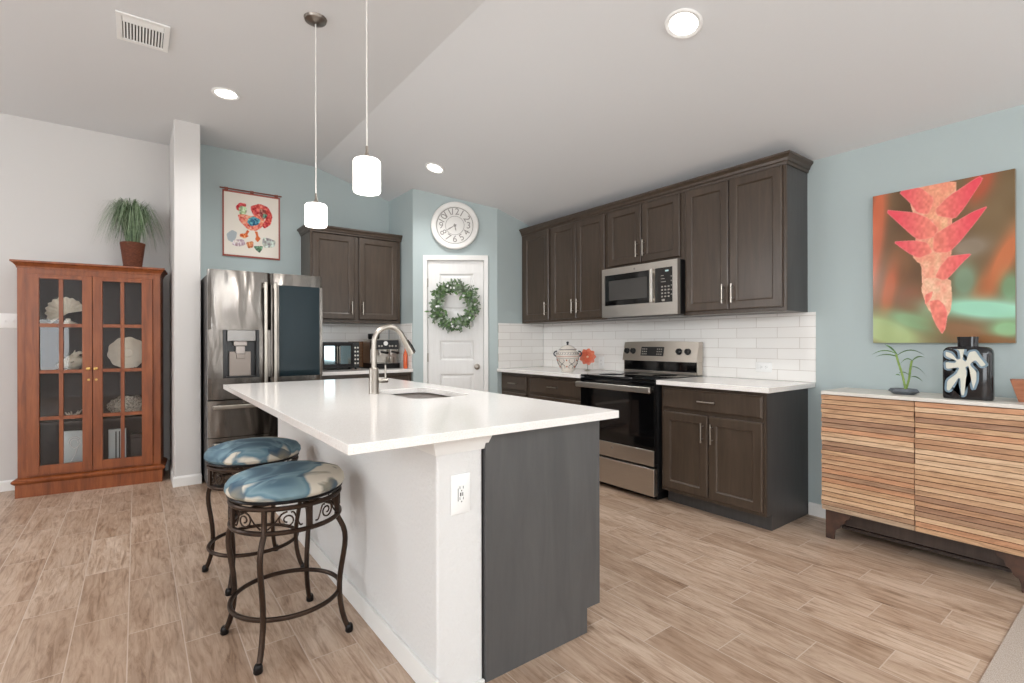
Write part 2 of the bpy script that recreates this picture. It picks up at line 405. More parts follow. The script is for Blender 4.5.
VASE=[
 ((118, 140, 152),[(0.045, 0.295), (0.09, 0.293), (0.094, 0.266), (0.09, 0.219), (0.102, 0.253), (0.127, 0.259), (0.152, 0.215), (0.163, 0.18), (0.146, 0.166), (0.127, 0.189), (0.111, 0.183), (0.133, 0.147), (0.146, 0.101), (0.131, 0.033), (0.115, 0.036), (0.103, 0.077), (0.095, 0.151), (0.095, 0.056), (0.075, 0.028), (0.059, 0.053), (0.063, 0.117), (0.018, 0.05), (0.016, 0.12), (0.047, 0.159), (0.014, 0.136), (0.014, 0.217), (0.051, 0.207), (0.014, 0.233), (0.015, 0.257), (0.055, 0.231), (0.043, 0.266)]),
 ((205, 204, 190),[(0.056, 0.293), (0.08, 0.29), (0.086, 0.261), (0.078, 0.208), (0.09, 0.198), (0.1, 0.245), (0.123, 0.252), (0.139, 0.22), (0.16, 0.185), (0.142, 0.174), (0.123, 0.207), (0.103, 0.185), (0.127, 0.152), (0.127, 0.11), (0.115, 0.063), (0.109, 0.099), (0.099, 0.177), (0.088, 0.171), (0.093, 0.15), (0.085, 0.034), (0.071, 0.033), (0.069, 0.128), (0.031, 0.051), (0.019, 0.055), (0.022, 0.104), (0.055, 0.138), (0.067, 0.17), (0.018, 0.158), (0.015, 0.195), (0.051, 0.191), (0.055, 0.202), (0.016, 0.222), (0.016, 0.247), (0.039, 0.239), (0.059, 0.207), (0.07, 0.213), (0.066, 0.25), (0.049, 0.266)]),
]

# ------------------------------------------------------------------ room shell
XR, YB, YG, ZF = 3.71, 5.46, 5.68, 3.045          # right wall, kitchen back wall, nook back wall, flat ceiling
XC = XR-(ZF-2.43)/.28                              # where the ceiling starts to slope
XL, YF = -4.8, -3.6
o = struct(B().box(XL-.2, XR+.2, YF-.2, YG+.3, -.12, 0).build('floor', FLOOR, smooth=False))
o = struct(B().prism([(XL-.2, ZF), (XC, ZF), (XR+.2, 2.43-.056), (XR+.2, 3.3), (XL-.2, 3.3)], 'y', YF-.2, YG+.3).build('ceiling', CEIL, smooth=False))
def sl(x): return min(ZF, 2.43+.28*(XR-x))+.02
def wall(name, poly, m):                            # plan polygon; the top follows the ceiling
    b = B(); n = len(poly); vs = [(x, y, 0) for x, y in poly]+[(x, y, sl(x)) for x, y in poly]
    b.add(vs, [tuple(reversed(range(n))), tuple(range(n, 2*n))]+[(i, (i+1) % n, n+(i+1) % n, n+i) for i in range(n)])
    return struct(b.build(name, m, smooth=False))
PA, PB = (2.335, 4.845), (3.065, 4.335)            # corners of the pantry's angled wall
wall('wall_right', [(XR, -1.6), (XR+.15, -1.6), (XR+.15, YB+.2), (XR, YB+.2)], TEAL)
wall('wall_right.001', [(XR, YF), (XR+.15, YF), (XR+.15, -2.8), (XR, -2.8)], TEAL)
struct(B().box(XR, XR+.15, -2.8, -1.6, 0, .75).box(XR, XR+.15, -2.8, -1.6, 2.15, 2.45).build('wall_right.002', TEAL, smooth=False))
wall('wall_back', [(.44, YB), (XC, YB), (XR, YB), (XR, YB+.2), (XC, YB+.2), (.44, YB+.2)], TEAL)
wall('wall_nook', [(XL, YG), (.44, YG), (.44, YG+.15), (XL, YG+.15)], GREY)
# pantry walls
tx, ty = PB[0]-PA[0], PB[1]-PA[1]; dl = math.hypot(tx, ty); tx /= dl; ty /= dl
DANG = math.atan2(ty, tx)
def dpt(t, n=0.): return (PA[0]+tx*t-ty*n*-1*-1, PA[1]+ty*t+tx*n)
nx, ny = -ty, tx                                    # into the pantry
def dp(t, n=0.): return (PA[0]+tx*t+nx*n, PA[1]+ty*t+ny*n)
wall('wall_pantry_left', [PA, dp(.12, .1), (2.45, YB), (2.335, YB)], TEAL)
wall('wall_pantry_right', [PB, (XR, 4.335), (XR, 4.45), dp(dl-.06, .1)], TEAL)
D0, D1, DZ = .155, .745, 2.055                      # door slab across the angled wall
wall('wall_pantry_front', [dp(0), dp(D0-.012), dp(D0-.012, .1), dp(.12, .1)], TEAL)
wall('wall_pantry_front.001', [dp(D1+.012), dp(dl), dp(dl-.06, .1), dp(D1+.012, .1)], TEAL)
b = B(); q = [dp(D0-.012), dp(D1+.012), dp(D1+.012, .1), dp(D0-.012, .1)]
b.add([(x, y, DZ+.012) for x, y in q]+[(x, y, sl(x)) for x, y in q], [(3, 2, 1, 0), (4, 5, 6, 7), (0, 1, 5, 4), (1, 2, 6, 5), (2, 3, 7, 6), (3, 0, 4, 7)])
struct(b.build('wall_pantry_front.002', TEAL, smooth=False))
# partition stub between the nook and the refrigerator
struct(B().box(.25, .438, 4.98, YG, 0, ZF+.01).build('wall_partition', GREY, bevel=.008))
# rear and left walls; unseen window openings placed to light the room
def holed(name, ax, pos, a0, a1, holes, z0, z1, m):
    b = B(); t = .15; cur = a0
    def bx(p, q, u, v):
        if ax == 'y': b.box(p, q, pos-t, pos, u, v)
        else: b.box(pos-t, pos, p, q, u, v)
    for h0, h1, hz0, hz1 in holes:
        bx(cur, h0, z0, z1); bx(h0, h1, z0, hz0) if hz0 > 0 else None; bx(h0, h1, hz1, z1); cur = h1
    bx(cur, a1, z0, z1); return struct(b.build(name, m, smooth=False))
WINS = [(-3.9, -3.1, .6, 1.7), (1.75, 2.05, .5, 2.45)]  # first set by the cabinet reflection, second added for refrigerator streaks
holed('wall_front', 'y', YF, XL-.15, XR+.15, WINS, 0, ZF+.01, GREY)
holed('wall_left', 'x', XL, YF, YG, [(-1.7, .5, .02, 2.4)], 0, ZF+.01, GREY)
def window(name, loc, rz, w_, z0, z1, nx_, nz_):
    r = bpy.data.objects.new(name, None); C.objects.link(r); r.location = loc; r.rotation_euler = (0, 0, rz); struct(r)
    f = B(); f.box(0, .06, -.1, -.02, z0, z1); f.box(w_-.06, w_, -.1, -.02, z0, z1); f.box(.06, w_-.06, -.1, -.02, z0, z0+.06); f.box(.06, w_-.06, -.1, -.02, z1-.06, z1)
    for i in range(1, nx_): f.box(w_*i/nx_-.02, w_*i/nx_+.02, -.08, -.04, z0+.06, z1-.06)
    for i in range(1, nz_): f.box(.06, w_-.06, -.075, -.045, z0+(z1-z0)*i/nz_-.012, z0+(z1-z0)*i/nz_+.012)
    f.build('window_frame', WHITE, r, .003)
    B().box(.06, w_-.06, -.063, -.057, z0+.06, z1-.06).build('pane', GLASS, r)
for i, h in enumerate(WINS): window('window_%d' % (i+1), (h[0], YF, 0), 0, h[1]-h[0], h[2], h[3], 2, 2)
window('window_3', (XL, .5, 0), PI/2*-1, 2.2, 0.02, 2.4, 2, 1)  # unseen slider added to bring in side light
window('window_4', (XR+.15, -2.8, 0), PI/2, 1.2, .75, 2.15, 2, 2)  # unseen window added to brighten the room
# baseboards
def bb(name, a, c, h=.085, t=.013):
    a = Vector(a+(0,)); c = Vector(c+(0,)); d = (c-a).normalized(); n_ = Vector((d.y, -d.x, 0))*-1
    b = B(); prof = [(0, 0), (t, 0), (t, h-.015), (t*.5, h), (0, h)]
    vs = []
    for p in (a, c):
        for q, z in prof: vs.append(p+n_*q+Vector((0, 0, z)))
    k = 5; b.add(vs, [tuple(reversed(range(k))), tuple(range(k, 2*k))]+[(i, (i+1) % k, k+(i+1) % k, k+i) for i in range(k)])
    return struct(b.build(name, WHITE, smooth=False))
bb('baseboard_right', (XR, YF), (XR, 1.525))
bb('baseboard_nook', (.25, YG), (XL, YG))
bb('baseboard_partition', (.25, 4.98), (.25, YG))
bb('baseboard_partition.001', (.438, 4.98), (.25-.013, 4.98))
bb('baseboard_left', (XL, YG), (XL, .55)); bb('baseboard_left.001', (XL, -1.75), (XL, YF)); bb('baseboard_front', (XL, YF), (XR, YF))
bb('baseboard_pantry', dp(D0-.06), dp(0)); bb('baseboard_pantry.001', dp(dl), dp(D1+.06))

# ------------------------------------------------------------------ pantry door
dr = bpy.data.objects.new('door_1', None); C.objects.link(dr); dr.location = (PA[0], PA[1], 0); dr.rotation_euler = (0, 0, DANG); struct(dr)
b = B(); X0, X1 = D0+.003, D1-.003
b.box(X0, X1, .028, .045, .008, DZ-.003)
zs = [.29+.354*k for k in range(5)]; pxl, pxr = D0+.125, D1-.105
b.box(X0, pxl, .01, .028, .008, DZ-.003); b.box(pxr, X1, .01, .028, .008, DZ-.003)
lo = .008
for z in zs: b.box(pxl, pxr, .01, .028, lo, z); lo = z+.211
b.box(pxl, pxr, .01, .028, lo, DZ-.003)
b.build('door_slab', DOORW, dr, smooth=False)
for z in zs:
    b = B(); b.loft([(pxl, pxr, z, z+.211, .0105), (pxl+.016, pxr-.016, z+.016, z+.195, .022), (pxl+.026, pxr-.026, z+.026, z+.185, .022), (pxl+.04, pxr-.04, z+.04, z+.171, .015)])
    b.build('door_panel', DOORW, dr, recalc=False, ang=20)
b = B()
for x0, x1 in ((D0-.047, D0-.004), (D1+.004, D1+.05)): b.box(x0, x1, -.017, -.001, 0, DZ+.052)
b.box(D0-.047, D1+.05, -.018, -.001, DZ+.004, DZ+.055)
b.box(D0-.012, D0, -.001, .1, 0, DZ); b.box(D1, D1+.012, -.001, .1, 0, DZ); b.box(D0-.012, D1+.012, -.001, .1, DZ, DZ+.012)
b.build('door_frame', WHITE, dr, .003)
for z in (.35, 1.03, 1.82):
    B().cyl((D0+.001, -.006, z-.045), (D0+.001, -.006, z+.045), .006, 10).build('hinge', NICKEL, dr)
b = B(); b.T = Matrix.Translation((D1-.07, .01, .93)) @ Matrix.Rotation(PI/2, 4, 'X')
b.lathe([(.031, 0), (.031, .004), (.012, .01), (.011, .028), (.024, .036), (.029, .048), (.026, .060), (.014, .068), (0.0, .070)], n=24)
b.build('door_knob', NICKEL, dr, recalc=True)

# ------------------------------------------------------------------ kitchen cabinets
def pull(b, x, y, z, ln=.135, vertical=True, r=.0058, st=.03):
    e = ln*.32
    if vertical:
        b.cyl((x, y-st, z-ln/2), (x, y-st, z+ln/2), r, 12)
        for s in (-e, e): b.cyl((x, y, z+s), (x, y-st, z+s), r*.8, 8)
    else:
        b.cyl((x-ln/2, y-st, z), (x+ln/2, y-st, z), r, 12)
        for s in (-e, e): b.cyl((x+s, y, z), (x+s, y-st, z), r*.8, 8)
def shaker(b, x0, x1, z0, z1, y, st=.056):
    """door front: back plane y, front at y-.019"""
    f = y-.019
    b.loft([(x0, x1, z0, z1, y), (x0, x1, z0, z1, f+.006), (x0+.007, x1-.007, z0+.007, z1-.007, f), (x0+st, x1-st, z0+st, z1-st, f),
            (x0+st+.007, x1-st-.007, z0+st+.007, z1-st-.007, f+.004), (x0+st+.010, x1-st-.010, z0+st+.010, z1-st-.010, f+.0105)])
def slabfront(b, x0, x1, z0, z1, y):
    f = y-.019
    b.loft([(x0, x1, z0, z1, y), (x0, x1, z0, z1, f+.009), (x0+.012, x1-.012, z0+.012, z1-.012, f)])
def cabinet(name, label, cat, loc, rz, w_, d, z0, z1, doors=(), drawers=(), toe=0., group=None, m=CAB, side=CABS):
    """local frame: X to the right seen from the front, front at Y=-d, wall at Y=0"""
    r = thing(name, label, cat, loc, rz, group)
    b = B(); t = .018
    b.mi = 1; b.box(0, t, -d+.019, -.002, z0+toe, z1); b.box(w_-t, w_, -d+.019, -.002, z0+toe, z1)
    if toe: b.box(0, t, -d+.075, -.002, z0, z0+toe); b.box(w_-t, w_, -d+.075, -.002, z0, z0+toe)
    b.mi = 0; b.box(t, w_-t, -d+.019, -.002, z0+toe, z0+toe+t); b.box(t, w_-t, -d+.019, -.002, z1-t, z1); b.box(t, w_-t, -.02, -.002, z0+toe+t, z1-t)
    b.build('carcass', [m, side], r, smooth=False)
    b = B(); fr = .03; b.box(0, fr, -d, -d+.019, z0+toe, z1); b.box(w_-fr, w_, -d, -d+.019, z0+toe, z1)
    b.box(fr, w_-fr, -d, -d+.019, z0+toe, z0+toe+fr); b.box(fr, w_-fr, -d, -d+.019, z1-fr, z1)
    if drawers:
        zz = min(q[2] for q in drawers)-.012
        b.box(fr, w_-fr, -d, -d+.019, zz-.02, zz+.02)
    ds = sorted(doors)
    for a, c in zip(ds, ds[1:]):
        mx = (a[1]+c[0])/2; b.box(mx-.025, mx+.025, -d, -d+.019, z0+toe+fr, max(a[3], c[3]))
    b.build('face_frame', m, r, .0015)
    if toe: B().box(t, w_-t, -d+.075, -d+.09, z0, z0+toe).build('toe_kick', side, r)
    for x0, x1, a0, a1, h in doors:
        b = B(); shaker(b, x0, x1, a0, a1, -d-.001); dd = b.build('door', m, r, recalc=False, ang=25)
        if h:
            hb = B(); hx = x0+.032 if h[0] == 'l' else x1-.032; hz = a0+.115 if h[1] == 'b' else a1-.115
            pull(hb, hx, -d-.0195, hz); hb.build('handle', NICKEL, dd)
    for x0, x1, a0, a1 in drawers:
        b = B(); slabfront(b, x0, x1, a0, a1, -d-.001); dd = b.build('drawer', m, r, recalc=False, ang=25)
        hb = B(); pull(hb, (x0+x1)/2, -d-.020, (a0+a1)/2, .13, False); hb.build('handle', NICKEL, dd)
    return r
RZ = -PI/2                                           # things standing against the right wall
# upper run: y of the left end, local x = y_left - y
UD, UZ0, UZ1 = .312, 1.395, 2.385
UG = 'dark wall cabinets over the range counter'
cabinet('wall_cabinet', 'narrow single-door dark brown wall cabinet at the pantry end of the row', 'cabinet', (XR, 4.333, 0), RZ, .476, UD, UZ0, UZ1,
        [(.045, .462, UZ0+.025, UZ1-.035, 'rb')], group=UG)
cabinet('wall_cabinet', 'two-door dark brown wall cabinet just left of the microwave', 'cabinet', (XR, 3.856, 0), RZ, .771, UD, UZ0, UZ1,
        [(.024, .383, UZ0+.025, UZ1-.035, 'rb'), (.389, .752, UZ0+.025, UZ1-.035, 'lb')], group=UG)
cabinet('wall_cabinet', 'short two-door dark brown wall cabinet directly above the microwave', 'cabinet', (XR, 3.084, 0), RZ, .785, UD, 1.832, UZ1,
        [(.022, .388, 1.857, UZ1-.035, 'rb'), (.395, .762, 1.857, UZ1-.035, 'lb')], group=UG)
cabinet('wall_cabinet', 'tall two-door dark brown wall cabinet right of the microwave', 'cabinet', (XR, 2.298, 0), RZ, .768, UD, UZ0, UZ1,
        [(.024, .374, UZ0+.025, UZ1-.035, 'rb'), (.380, .746, UZ0+.025, UZ1-.035, 'lb')], group=UG)
def crown(name, label, x0, x1, d, z0, z1, loc, rz, le=False, re=True):
    """crown moulding wrapping the front and the free ends of a cabinet run"""
    h = z1-z0; prof = [(.0, 0), (.008, 0), (.010, h*.25), (.018, h*.32), (.022, h*.55), (.036, h*.78), (.040, h*.80), (.040, h), (0, h)]
    b = B(); cols_ = []
    for q, z in prof:
        row = []
        if le: row.append((x0-q, -.004))
        row.append((x0-(q if le else 0), -d-q)); row.append((x1+(q if re else 0), -d-q))
        if re: row.append((x1+q, -.004))
        cols_.append([(x, y, z0+z) for x, y in row])
    k = len(cols_[0]); n = len(prof); vs = [p for r_ in cols_ for p in r_]; fs = []
    for j in range(n):
        j2 = (j+1) % n
        for i in range(k-1): fs.append((j*k+i, j*k+i+1, j2*k+i+1, j2*k+i))
    fs.append(tuple(j*k for j in range(n))); fs.append(tuple(j*k+k-1 for j in reversed(range(n))))
    b.add(vs, fs); o = b.build(name, CAB, smooth=False); place(o, loc, rz); return tag(o, label, 'crown moulding')
crown('crown_moulding', 'dark brown crown moulding along the top of the wall cabinets over the range', .002, 2.803, UD, 2.352, 2.424, (XR, 4.333, 0), RZ)
# base run
BD, BZ = .593, .876
BG = 'dark base cabinets along the range wall'
cabinet('base_cabinet', 'narrow dark base cabinet with one small drawer beside the pantry wall', 'cabinet', (XR, 4.333, 0), RZ, .47, BD, 0, BZ,
        [(.045, .44, .125, .67, 'rt')], [(.045, .44, .695, .843)], toe=.1, group=BG)
cabinet('base_cabinet', 'wide dark base cabinet with one long drawer just left of the range', 'cabinet', (XR, 3.862, 0), RZ, .778, BD, 0, BZ,
        [(.03, .386, .125, .67, 'rt'), (.392, .75, .125, .67, 'lt')], [(.03, .75, .695, .843)], toe=.1, group=BG)
cabinet('base_cabinet', 'dark base cabinet with a wide drawer over two doors, right of the range', 'cabinet', (XR, 2.296, 0), RZ, .766, BD, 0, BZ,
        [(.022, .38, .125, .685, 'rt'), (.387, .752, .125, .685, 'lt')], [(.022, .752, .71, .852)], toe=.1, group=BG)
o = B().box(XR-.655, XR-.003, 3.087, 4.332, .878, .911).build('countertop', QUARTZ, bevel=.003); tag(o, 'white quartz countertop left of the range holding the painted jar', 'countertop')
o = B().box(XR-.655, XR-.003, 1.48, 2.302, .878, .911).build('countertop', QUARTZ, bevel=.003); tag(o, 'bare white quartz countertop right of the range above the two-door base cabinet', 'countertop')
# tile: local frames so that the coursing starts at the counter
def tile(label, loc, rz, w_, z0=.912, z1=1.3935, th=.008):
    o = B().box(0, w_, -th, -.0015, 0, z1-z0).build('tile_backsplash', TILE, smooth=False); place(o, (loc[0], loc[1], z0), rz); return tag(o, label, 'backsplash')
tile('long white subway tile backsplash behind the range and under the dark wall cabinets', (XR, 4.3255, 0), RZ, 4.3255-1.478)
tile('short white subway tile backsplash on the pantry side wall left of the painted jar', (3.075, 4.335, 0), 0, .6265)
tile('white subway tile backsplash behind the toaster oven and coffee machine', (1.365, YB, 0), 0, .955)
tile('narrow white subway tile backsplash on the side wall right of the coffee machine', (2.335, YB-.012, 0), RZ, .585)

# back wall cabinets
cabinet('wall_cabinet', 'two-door dark brown wall cabinet right of the refrigerator under the pendant lamps', 'cabinet', (1.366, YB, 0), 0, .95, .335, 1.395, 2.325,
        [(.024, .438, 1.43, 2.284, 'rb'), (.488, .912, 1.43, 2.284, 'lb')], m=CAB, side=CAB)
crown('crown_moulding', 'dark brown crown moulding on top of the wall cabinet right of the refrigerator', 0, .962, .335, 2.292, 2.36, (1.366, YB, 0), 0, True, False)
cabinet('base_cabinet', 'dark base cabinet under the toaster oven and coffee machine, seen past the island faucet', 'cabinet', (1.375, YB, 0), 0, .955, .585, 0, BZ,
        [(.03, .47, .125, .67, 'rt'), (.48, .925, .125, .67, 'lt')], [(.03, .47, .695, .843), (.48, .925, .695, .843)], toe=.1)
o = B().box(1.362, 2.332, YB-.625, YB-.003, .878, .911).build('countertop', QUARTZ, bevel=.003); tag(o, 'short white quartz countertop under the toaster oven and coffee machine', 'countertop')

# ------------------------------------------------------------------ island
IX0, IX1, IY0, IY1, IZ = .463, 1.573, 1.366, 3.83, .914
WX0, WX1, WY0, WY1 = .792, .974, 1.47, 3.80
r = thing('island_wall', 'white textured half wall of the island facing the bar stools', 'half wall', (WX0, WY0, 0))
WTEX = mat('textured_white_paint', (219, 218, 216), .7); bump(WTEX, ntex(WTEX, coords(WTEX), 60, 3, .5), .6, .006)
B().box(0, WX1-WX0, 0, WY1-WY0, 0, .876).build('wall_body', WTEX, r, .01)
b = B()
prof = [(0, .820), (.006, .820), (.008, .826), (.026, .872), (.026, .8825), (0, .8825)]
k = len(prof)
vs = [p for q, z in prof for p in ((-q, .4, z), (-q, -q, z), (WX1-WX0+.004+q*.9, -q, z))]
fs = [(j*3+i, j*3+i+1, ((j+1) % k)*3+i+1, ((j+1) % k)*3+i) for j in range(k) for i in range(2)]
fs += [tuple(j*3 for j in range(k)), tuple(j*3+2 for j in reversed(range(k)))]
vs = [((max(x, -.003) if y > .3 else x), (.0 if False else y), z) for x, y, z in vs]
b.add(vs, fs); b.build('trim_cap', WHITE, r, smooth=False)
b = B(); hh, tt = .085, .013
b.box(-tt, 0, -tt, WY1-WY0, 0, hh); b.box(0, WX1-WX0, -tt, 0, 0, .012); 
b.build('baseboard', WHITE, r, .003)
# island cabinets: front faces the range
ic = cabinet('island_cabinet', 'dark grey-brown island cabinet with a plain end panel, facing the range', 'cabinet', (WX1+.003, WY0+.0, 0), PI/2, 2.33, .575, 0, .876,
        [(.03, .4, .125, .68, 'rt'), (.41, .78, .125, .68, 'lt'), (.83, 1.2, .125, .68, 'rt'), (1.21, 1.58, .125, .68, 'lt')], [(.03, .4, .7, .85), (.41, .78, .7, .85), (.83, 1.58, .7, .85)], toe=.1, m=CAB, side=CABS)
b = B(); b.prism([(-.575, .1), (-.5, .1), (-.5, 0), (-.001, 0), (-.001, .8765), (-.575, .8765)], 'x', -.014, -.0005); b.build('end_panel', CABI, ic, smooth=False)
# countertop with a rounded sink cut-out
def rrect(x0, x1, y0, y1, r_, n=6):
    p = []
    for cx, cy, a0 in ((x1-r_, y0+r_, -PI/2), (x1-r_, y1-r_, 0), (x0+r_, y1-r_, PI/2), (x0+r_, y0+r_, PI)):
        for i in range(n+1): a = a0+PI/2*i/n; p.append((cx+r_*math.cos(a), cy+r_*math.sin(a)))
    return p
SX0, SX1, SY0, SY1 = 1.095, 1.425, 2.24, 2.80
inn = rrect(SX0, SX1, SY0, SY1, .07); out = []
cx, cy = (SX0+SX1)/2, (SY0+SY1)/2
n4 = len(inn)//4
for i, (x, y) in enumerate(inn):
    q, k_ = divmod(i, n4); f = k_/(n4-1)
    cn = [(IX1, IY0), (IX1, IY1), (IX0, IY1), (IX0, IY0)][q]
    if q == 0: p = (x, IY0) if f < .5 else (IX1, y)
    elif q == 1: p = (IX1, y) if f < .5 else (x, IY1)
    elif q == 2: p = (x, IY1) if f < .5 else (IX0, y)
    else: p = (IX0, y) if f < .5 else (x, IY0)
    if abs(f-.5) < 1e-6: p = cn
    out.append(p)
def ringslab(b, inn, out, z0, z1):
    n = len(inn); vs = [(x, y, z1) for x, y in inn]+[(x, y, z1) for x, y in out]+[(x, y, z0) for x, y in inn]+[(x, y, z0) for x, y in out]
    fs = []
    for i in range(n):
        j = (i+1) % n
        fs += [(i, n+i, n+j, j), (2*n+j, 3*n+j, 3*n+i, 2*n+i), (n+i, 3*n+i, 3*n+j, n+j), (j, 2*n+j, 2*n+i, i)]
    b.add(vs, fs)
b = B(); ringslab(b, inn, out, .884, IZ); o = b.build('island_countertop', QUARTZ, bevel=.0025, smooth=False); tag(o, 'large white quartz island countertop overhanging the bar stools', 'countertop')
# sink
SINK = noisy('satin_sink_steel', (168, 160, 150), (190, 184, 176), (3, 3, 3), 6, .32, 1.)
b = B(); rings = []
for z, g, r_ in ((.8785, -.012, .08), (.8785, -.004, .074), (.86, -.004, .074), (.72, .002, .07), (.705, .02, .06)):
    rings.append([(x, y, z) for x, y in rrect(SX0+g, SX1-g, SY0+g, SY1-g, r_)])
k = len(rings[0]); vs = [p for q in rings for p in q]; fs = [(j*k+i, j*k+(i+1) % k, (j+1)*k+(i+1) % k, (j+1)*k+i) for j in range(len(rings)-1) for i in range(k)]
fs.append(tuple((len(rings)-1)*k+i for i in range(k))); b.add(vs, fs)
sk = b.build('basin', SINK, None, recalc=False)
sr = thing('kitchen_sink', 'stainless undermount sink cut into the island countertop', 'sink', (0, 0, 0)); sk.parent = sr
B().lathe([(.0, .7055), (.03, .7055), (.04, .709), (.044, .707)], (cx, cy, 0), 24).build('drain', NICKEL, sr)
# faucet
fr = thing('kitchen_faucet', 'tall brushed nickel gooseneck faucet with pull-down head on the island', 'faucet', (1.034, 2.628, IZ+.001))
B().lathe([(.028, 0), (.028, .004), (.0255, .008), (.0255, .135), (.022, .14)], n=28).build('base', NICKEL, fr)
pts = [(0, 0, .13), (0, 0, .18), (0, 0, .225), (0, 0, .26)]
R_ = .088
for i in range(1, 15): a = PI-PI*.86*i/14; pts.append((R_+R_*math.cos(a), 0, .272+R_*1.05*math.sin(a)))
e = Vector(pts[-1]); dd = (e-Vector(pts[-2])).normalized(); pts.append(tuple(e+dd*.01))
B().tube(pts, .0145, 14).build('spout', NICKEL, fr)
e = Vector(pts[-1]); hd = B(); hd.cyl(e, e+dd*.03, .0155, 18, .0175); hd.cyl(e+dd*.03, e+dd*.105, .0175, 18, .021); hd.build('spray_head', NICKEL, fr)
b = B(); nn = Vector((dd.z, 0, -dd.x))*-1; c0 = e+dd*.035-nn*.0; 
for t0 in (0,): b.tube([e+dd*.02+Vector((.018, 0, .006)), e+dd*.06+Vector((.0215, 0, .008)), e+dd*.10+Vector((.0235, 0, .009))], [.004, .0065, .004], 8)
b.build('spray_button', BLACK, fr)
b = B(); b.cyl((.02, 0, .068), (.078, 0, .068), .0125, 18); b.build('lever_hub', NICKEL, fr)
b = B(); b.cyl((.066, 0, .075), (.066, .0, .155), .0058, 12, .0045); b.build('lever', NICKEL, fr)

SLOTM = mat('outlet_slot', (70, 70, 70), .5)
def outlet(name, label, loc, rz, w_=.072, h=.118, kind='duplex', gang=1, horiz=False):
    r = thing(name, label, 'outlet' if kind != 'switch' else 'light switch', loc, rz)
    r.rotation_euler = (0, 0, rz)
    b = B(); W, H = (h, w_) if horiz else (w_*gang*.82 if gang > 1 else w_, h)
    b.loft([(-W/2, W/2, -H/2, H/2, -.001), (-W/2, W/2, -H/2, H/2, -.004), (-W/2+.005, W/2-.005, -H/2+.005, H/2-.005, -.0075)])
    b.build('cover_plate', PLASTIC, r, recalc=False)
    if kind == 'switch':
        for g in range(gang):
            gx = (g-(gang-1)/2)*.046; b = B(); b.box(gx-.004, gx+.004, -.018, -.007, -.012, .004); b.build('toggle', PLASTIC, r, .001)
    else:
        b = B(); fw, fh = (.066, .033) if horiz else (.033, .066)
        b.box(-fw/2, fw/2, -.0095, -.0072, -fh/2, fh/2); fc = b.build('receptacle', PLASTIC, r, .0008)
        for s in (-1, 1):
            b = B(); ox, oz = (s*.0185, 0) if horiz else (0, s*.0185)
            if horiz:
                b.box(ox-.004, ox+.004, -.0102, -.0093, .005, .0065); b.box(ox-.004, ox+.004, -.0102, -.0093, -.0065, -.005); b.box(ox+.008, ox+.011, -.0102, -.0093, -.002, .002)
            else:
                b.box(-.0075, -.0055, -.0102, -.0093, oz, oz+.009); b.box(.0055, .0075, -.0102, -.0093, oz, oz+.009); b.box(-.002, .002, -.0102, -.0093, oz-.008, oz-.004)
            b.build('slot', SLOTM, fc, smooth=False)
        if kind == 'usb':
            b = B(); b.box(-.006, -.001, -.0102, -.0093, -.006, .006); b.box(.003, .006, -.0102, -.0093, -.006, .006); b.box(-.0145, -.0125, -.0102, -.0093, -.022, .022); b.build('usb_port', SLOTM, fc, smooth=False)
    return r
outlet('wall_outlet', 'white outlet with USB ports on the white end post of the island', (.882, WY0, .678), 0, .076, .135, 'usb')
outlet('wall_outlet', 'horizontal white outlet on the tile right of the range', (XR-.008, 1.83, 1.003), RZ, horiz=True)
outlet('wall_outlet', 'white outlet on the tile between the orange flower and the range', (XR-.008, 3.44, .985), RZ)
outlet('light_switch', 'white switch plate on the grey wall left of the glass-door cabinet', (-.845, YG, 1.375), 0, kind='switch', gang=3)

# ------------------------------------------------------------------ refrigerator
FX0, FX1, FY = .453, 1.338, 4.62
r = thing('refrigerator', 'stainless steel french-door refrigerator with ice dispenser and dark glass door panel', 'refrigerator', ((FX0+FX1)/2, YB-.02, 0))
W = (FX1-FX0)/2; fy = FY-(YB-.02); FCASE = mat('grey_refrigerator_case', (66, 63, 62), .45, .3)
b = B(); b.box(-W+.005, W-.005, fy+.085, 0, .03, 1.75); b.box(-W+.03, W-.03, fy+.11, -.02, 0, .03); b.box(-W+.01, -W+.1, fy+.02, fy+.12, 1.75, 1.775); b.box(W-.1, W-.01, fy+.02, fy+.12, 1.75, 1.775)
b.build('case', FCASE, r, .004)
G = .005; MX = .91-(FX0+FX1)/2
def bowed(b, x0, x1, z0, z1, y, d=.07, bow=.012, n=14):
    """door whose front bows outwards a little and rolls back at the sides"""
    pf = [(x0, y+d)]
    for i in range(n+1):
        t = i/n; e = min(t, 1-t); q = bow*(1-(2*t-1)**2); rr = .014*max(0, 1-e/.05)**2
        pf.append((x0+(x1-x0)*t, y-q+rr))
    pf.append((x1, y+d)); b.prism(pf, 'z', z0, z1)
# left door with dispenser recess
dx0, dx1, dz0, dz1 = .557-.8955, .821-.8955, .905, 1.298
b = B(); x0, x1 = -W, MX-G/2
bowed(b, x0, x1, dz1, 1.783, fy, n=20); bowed(b, x0, x1, .735, dz0, fy, n=20)
b.box(x0, dx0, fy-.006, fy+.07, dz0, dz1); b.box(dx1, x1, fy-.009, fy+.07, dz0, dz1); b.box(dx0, dx1, fy+.06, fy+.07, dz0, dz1)
ld = b.build('door', STEEL, r, ang=20); ld['label'] = 'left refrigerator door with ice dispenser'
b = B(); b.box(dx0, dx1, fy+.045, fy+.06, dz0, dz1); b.box(dx0, dx0+.022, fy-.014, fy+.05, dz0, dz1); b.box(dx1-.022, dx1, fy-.014, fy+.05, dz0, dz1); b.box(dx0+.022, dx1-.022, fy-.014, fy+.05, dz0, dz0+.014)
b.build('dispenser_recess', BLACK, ld, .002)
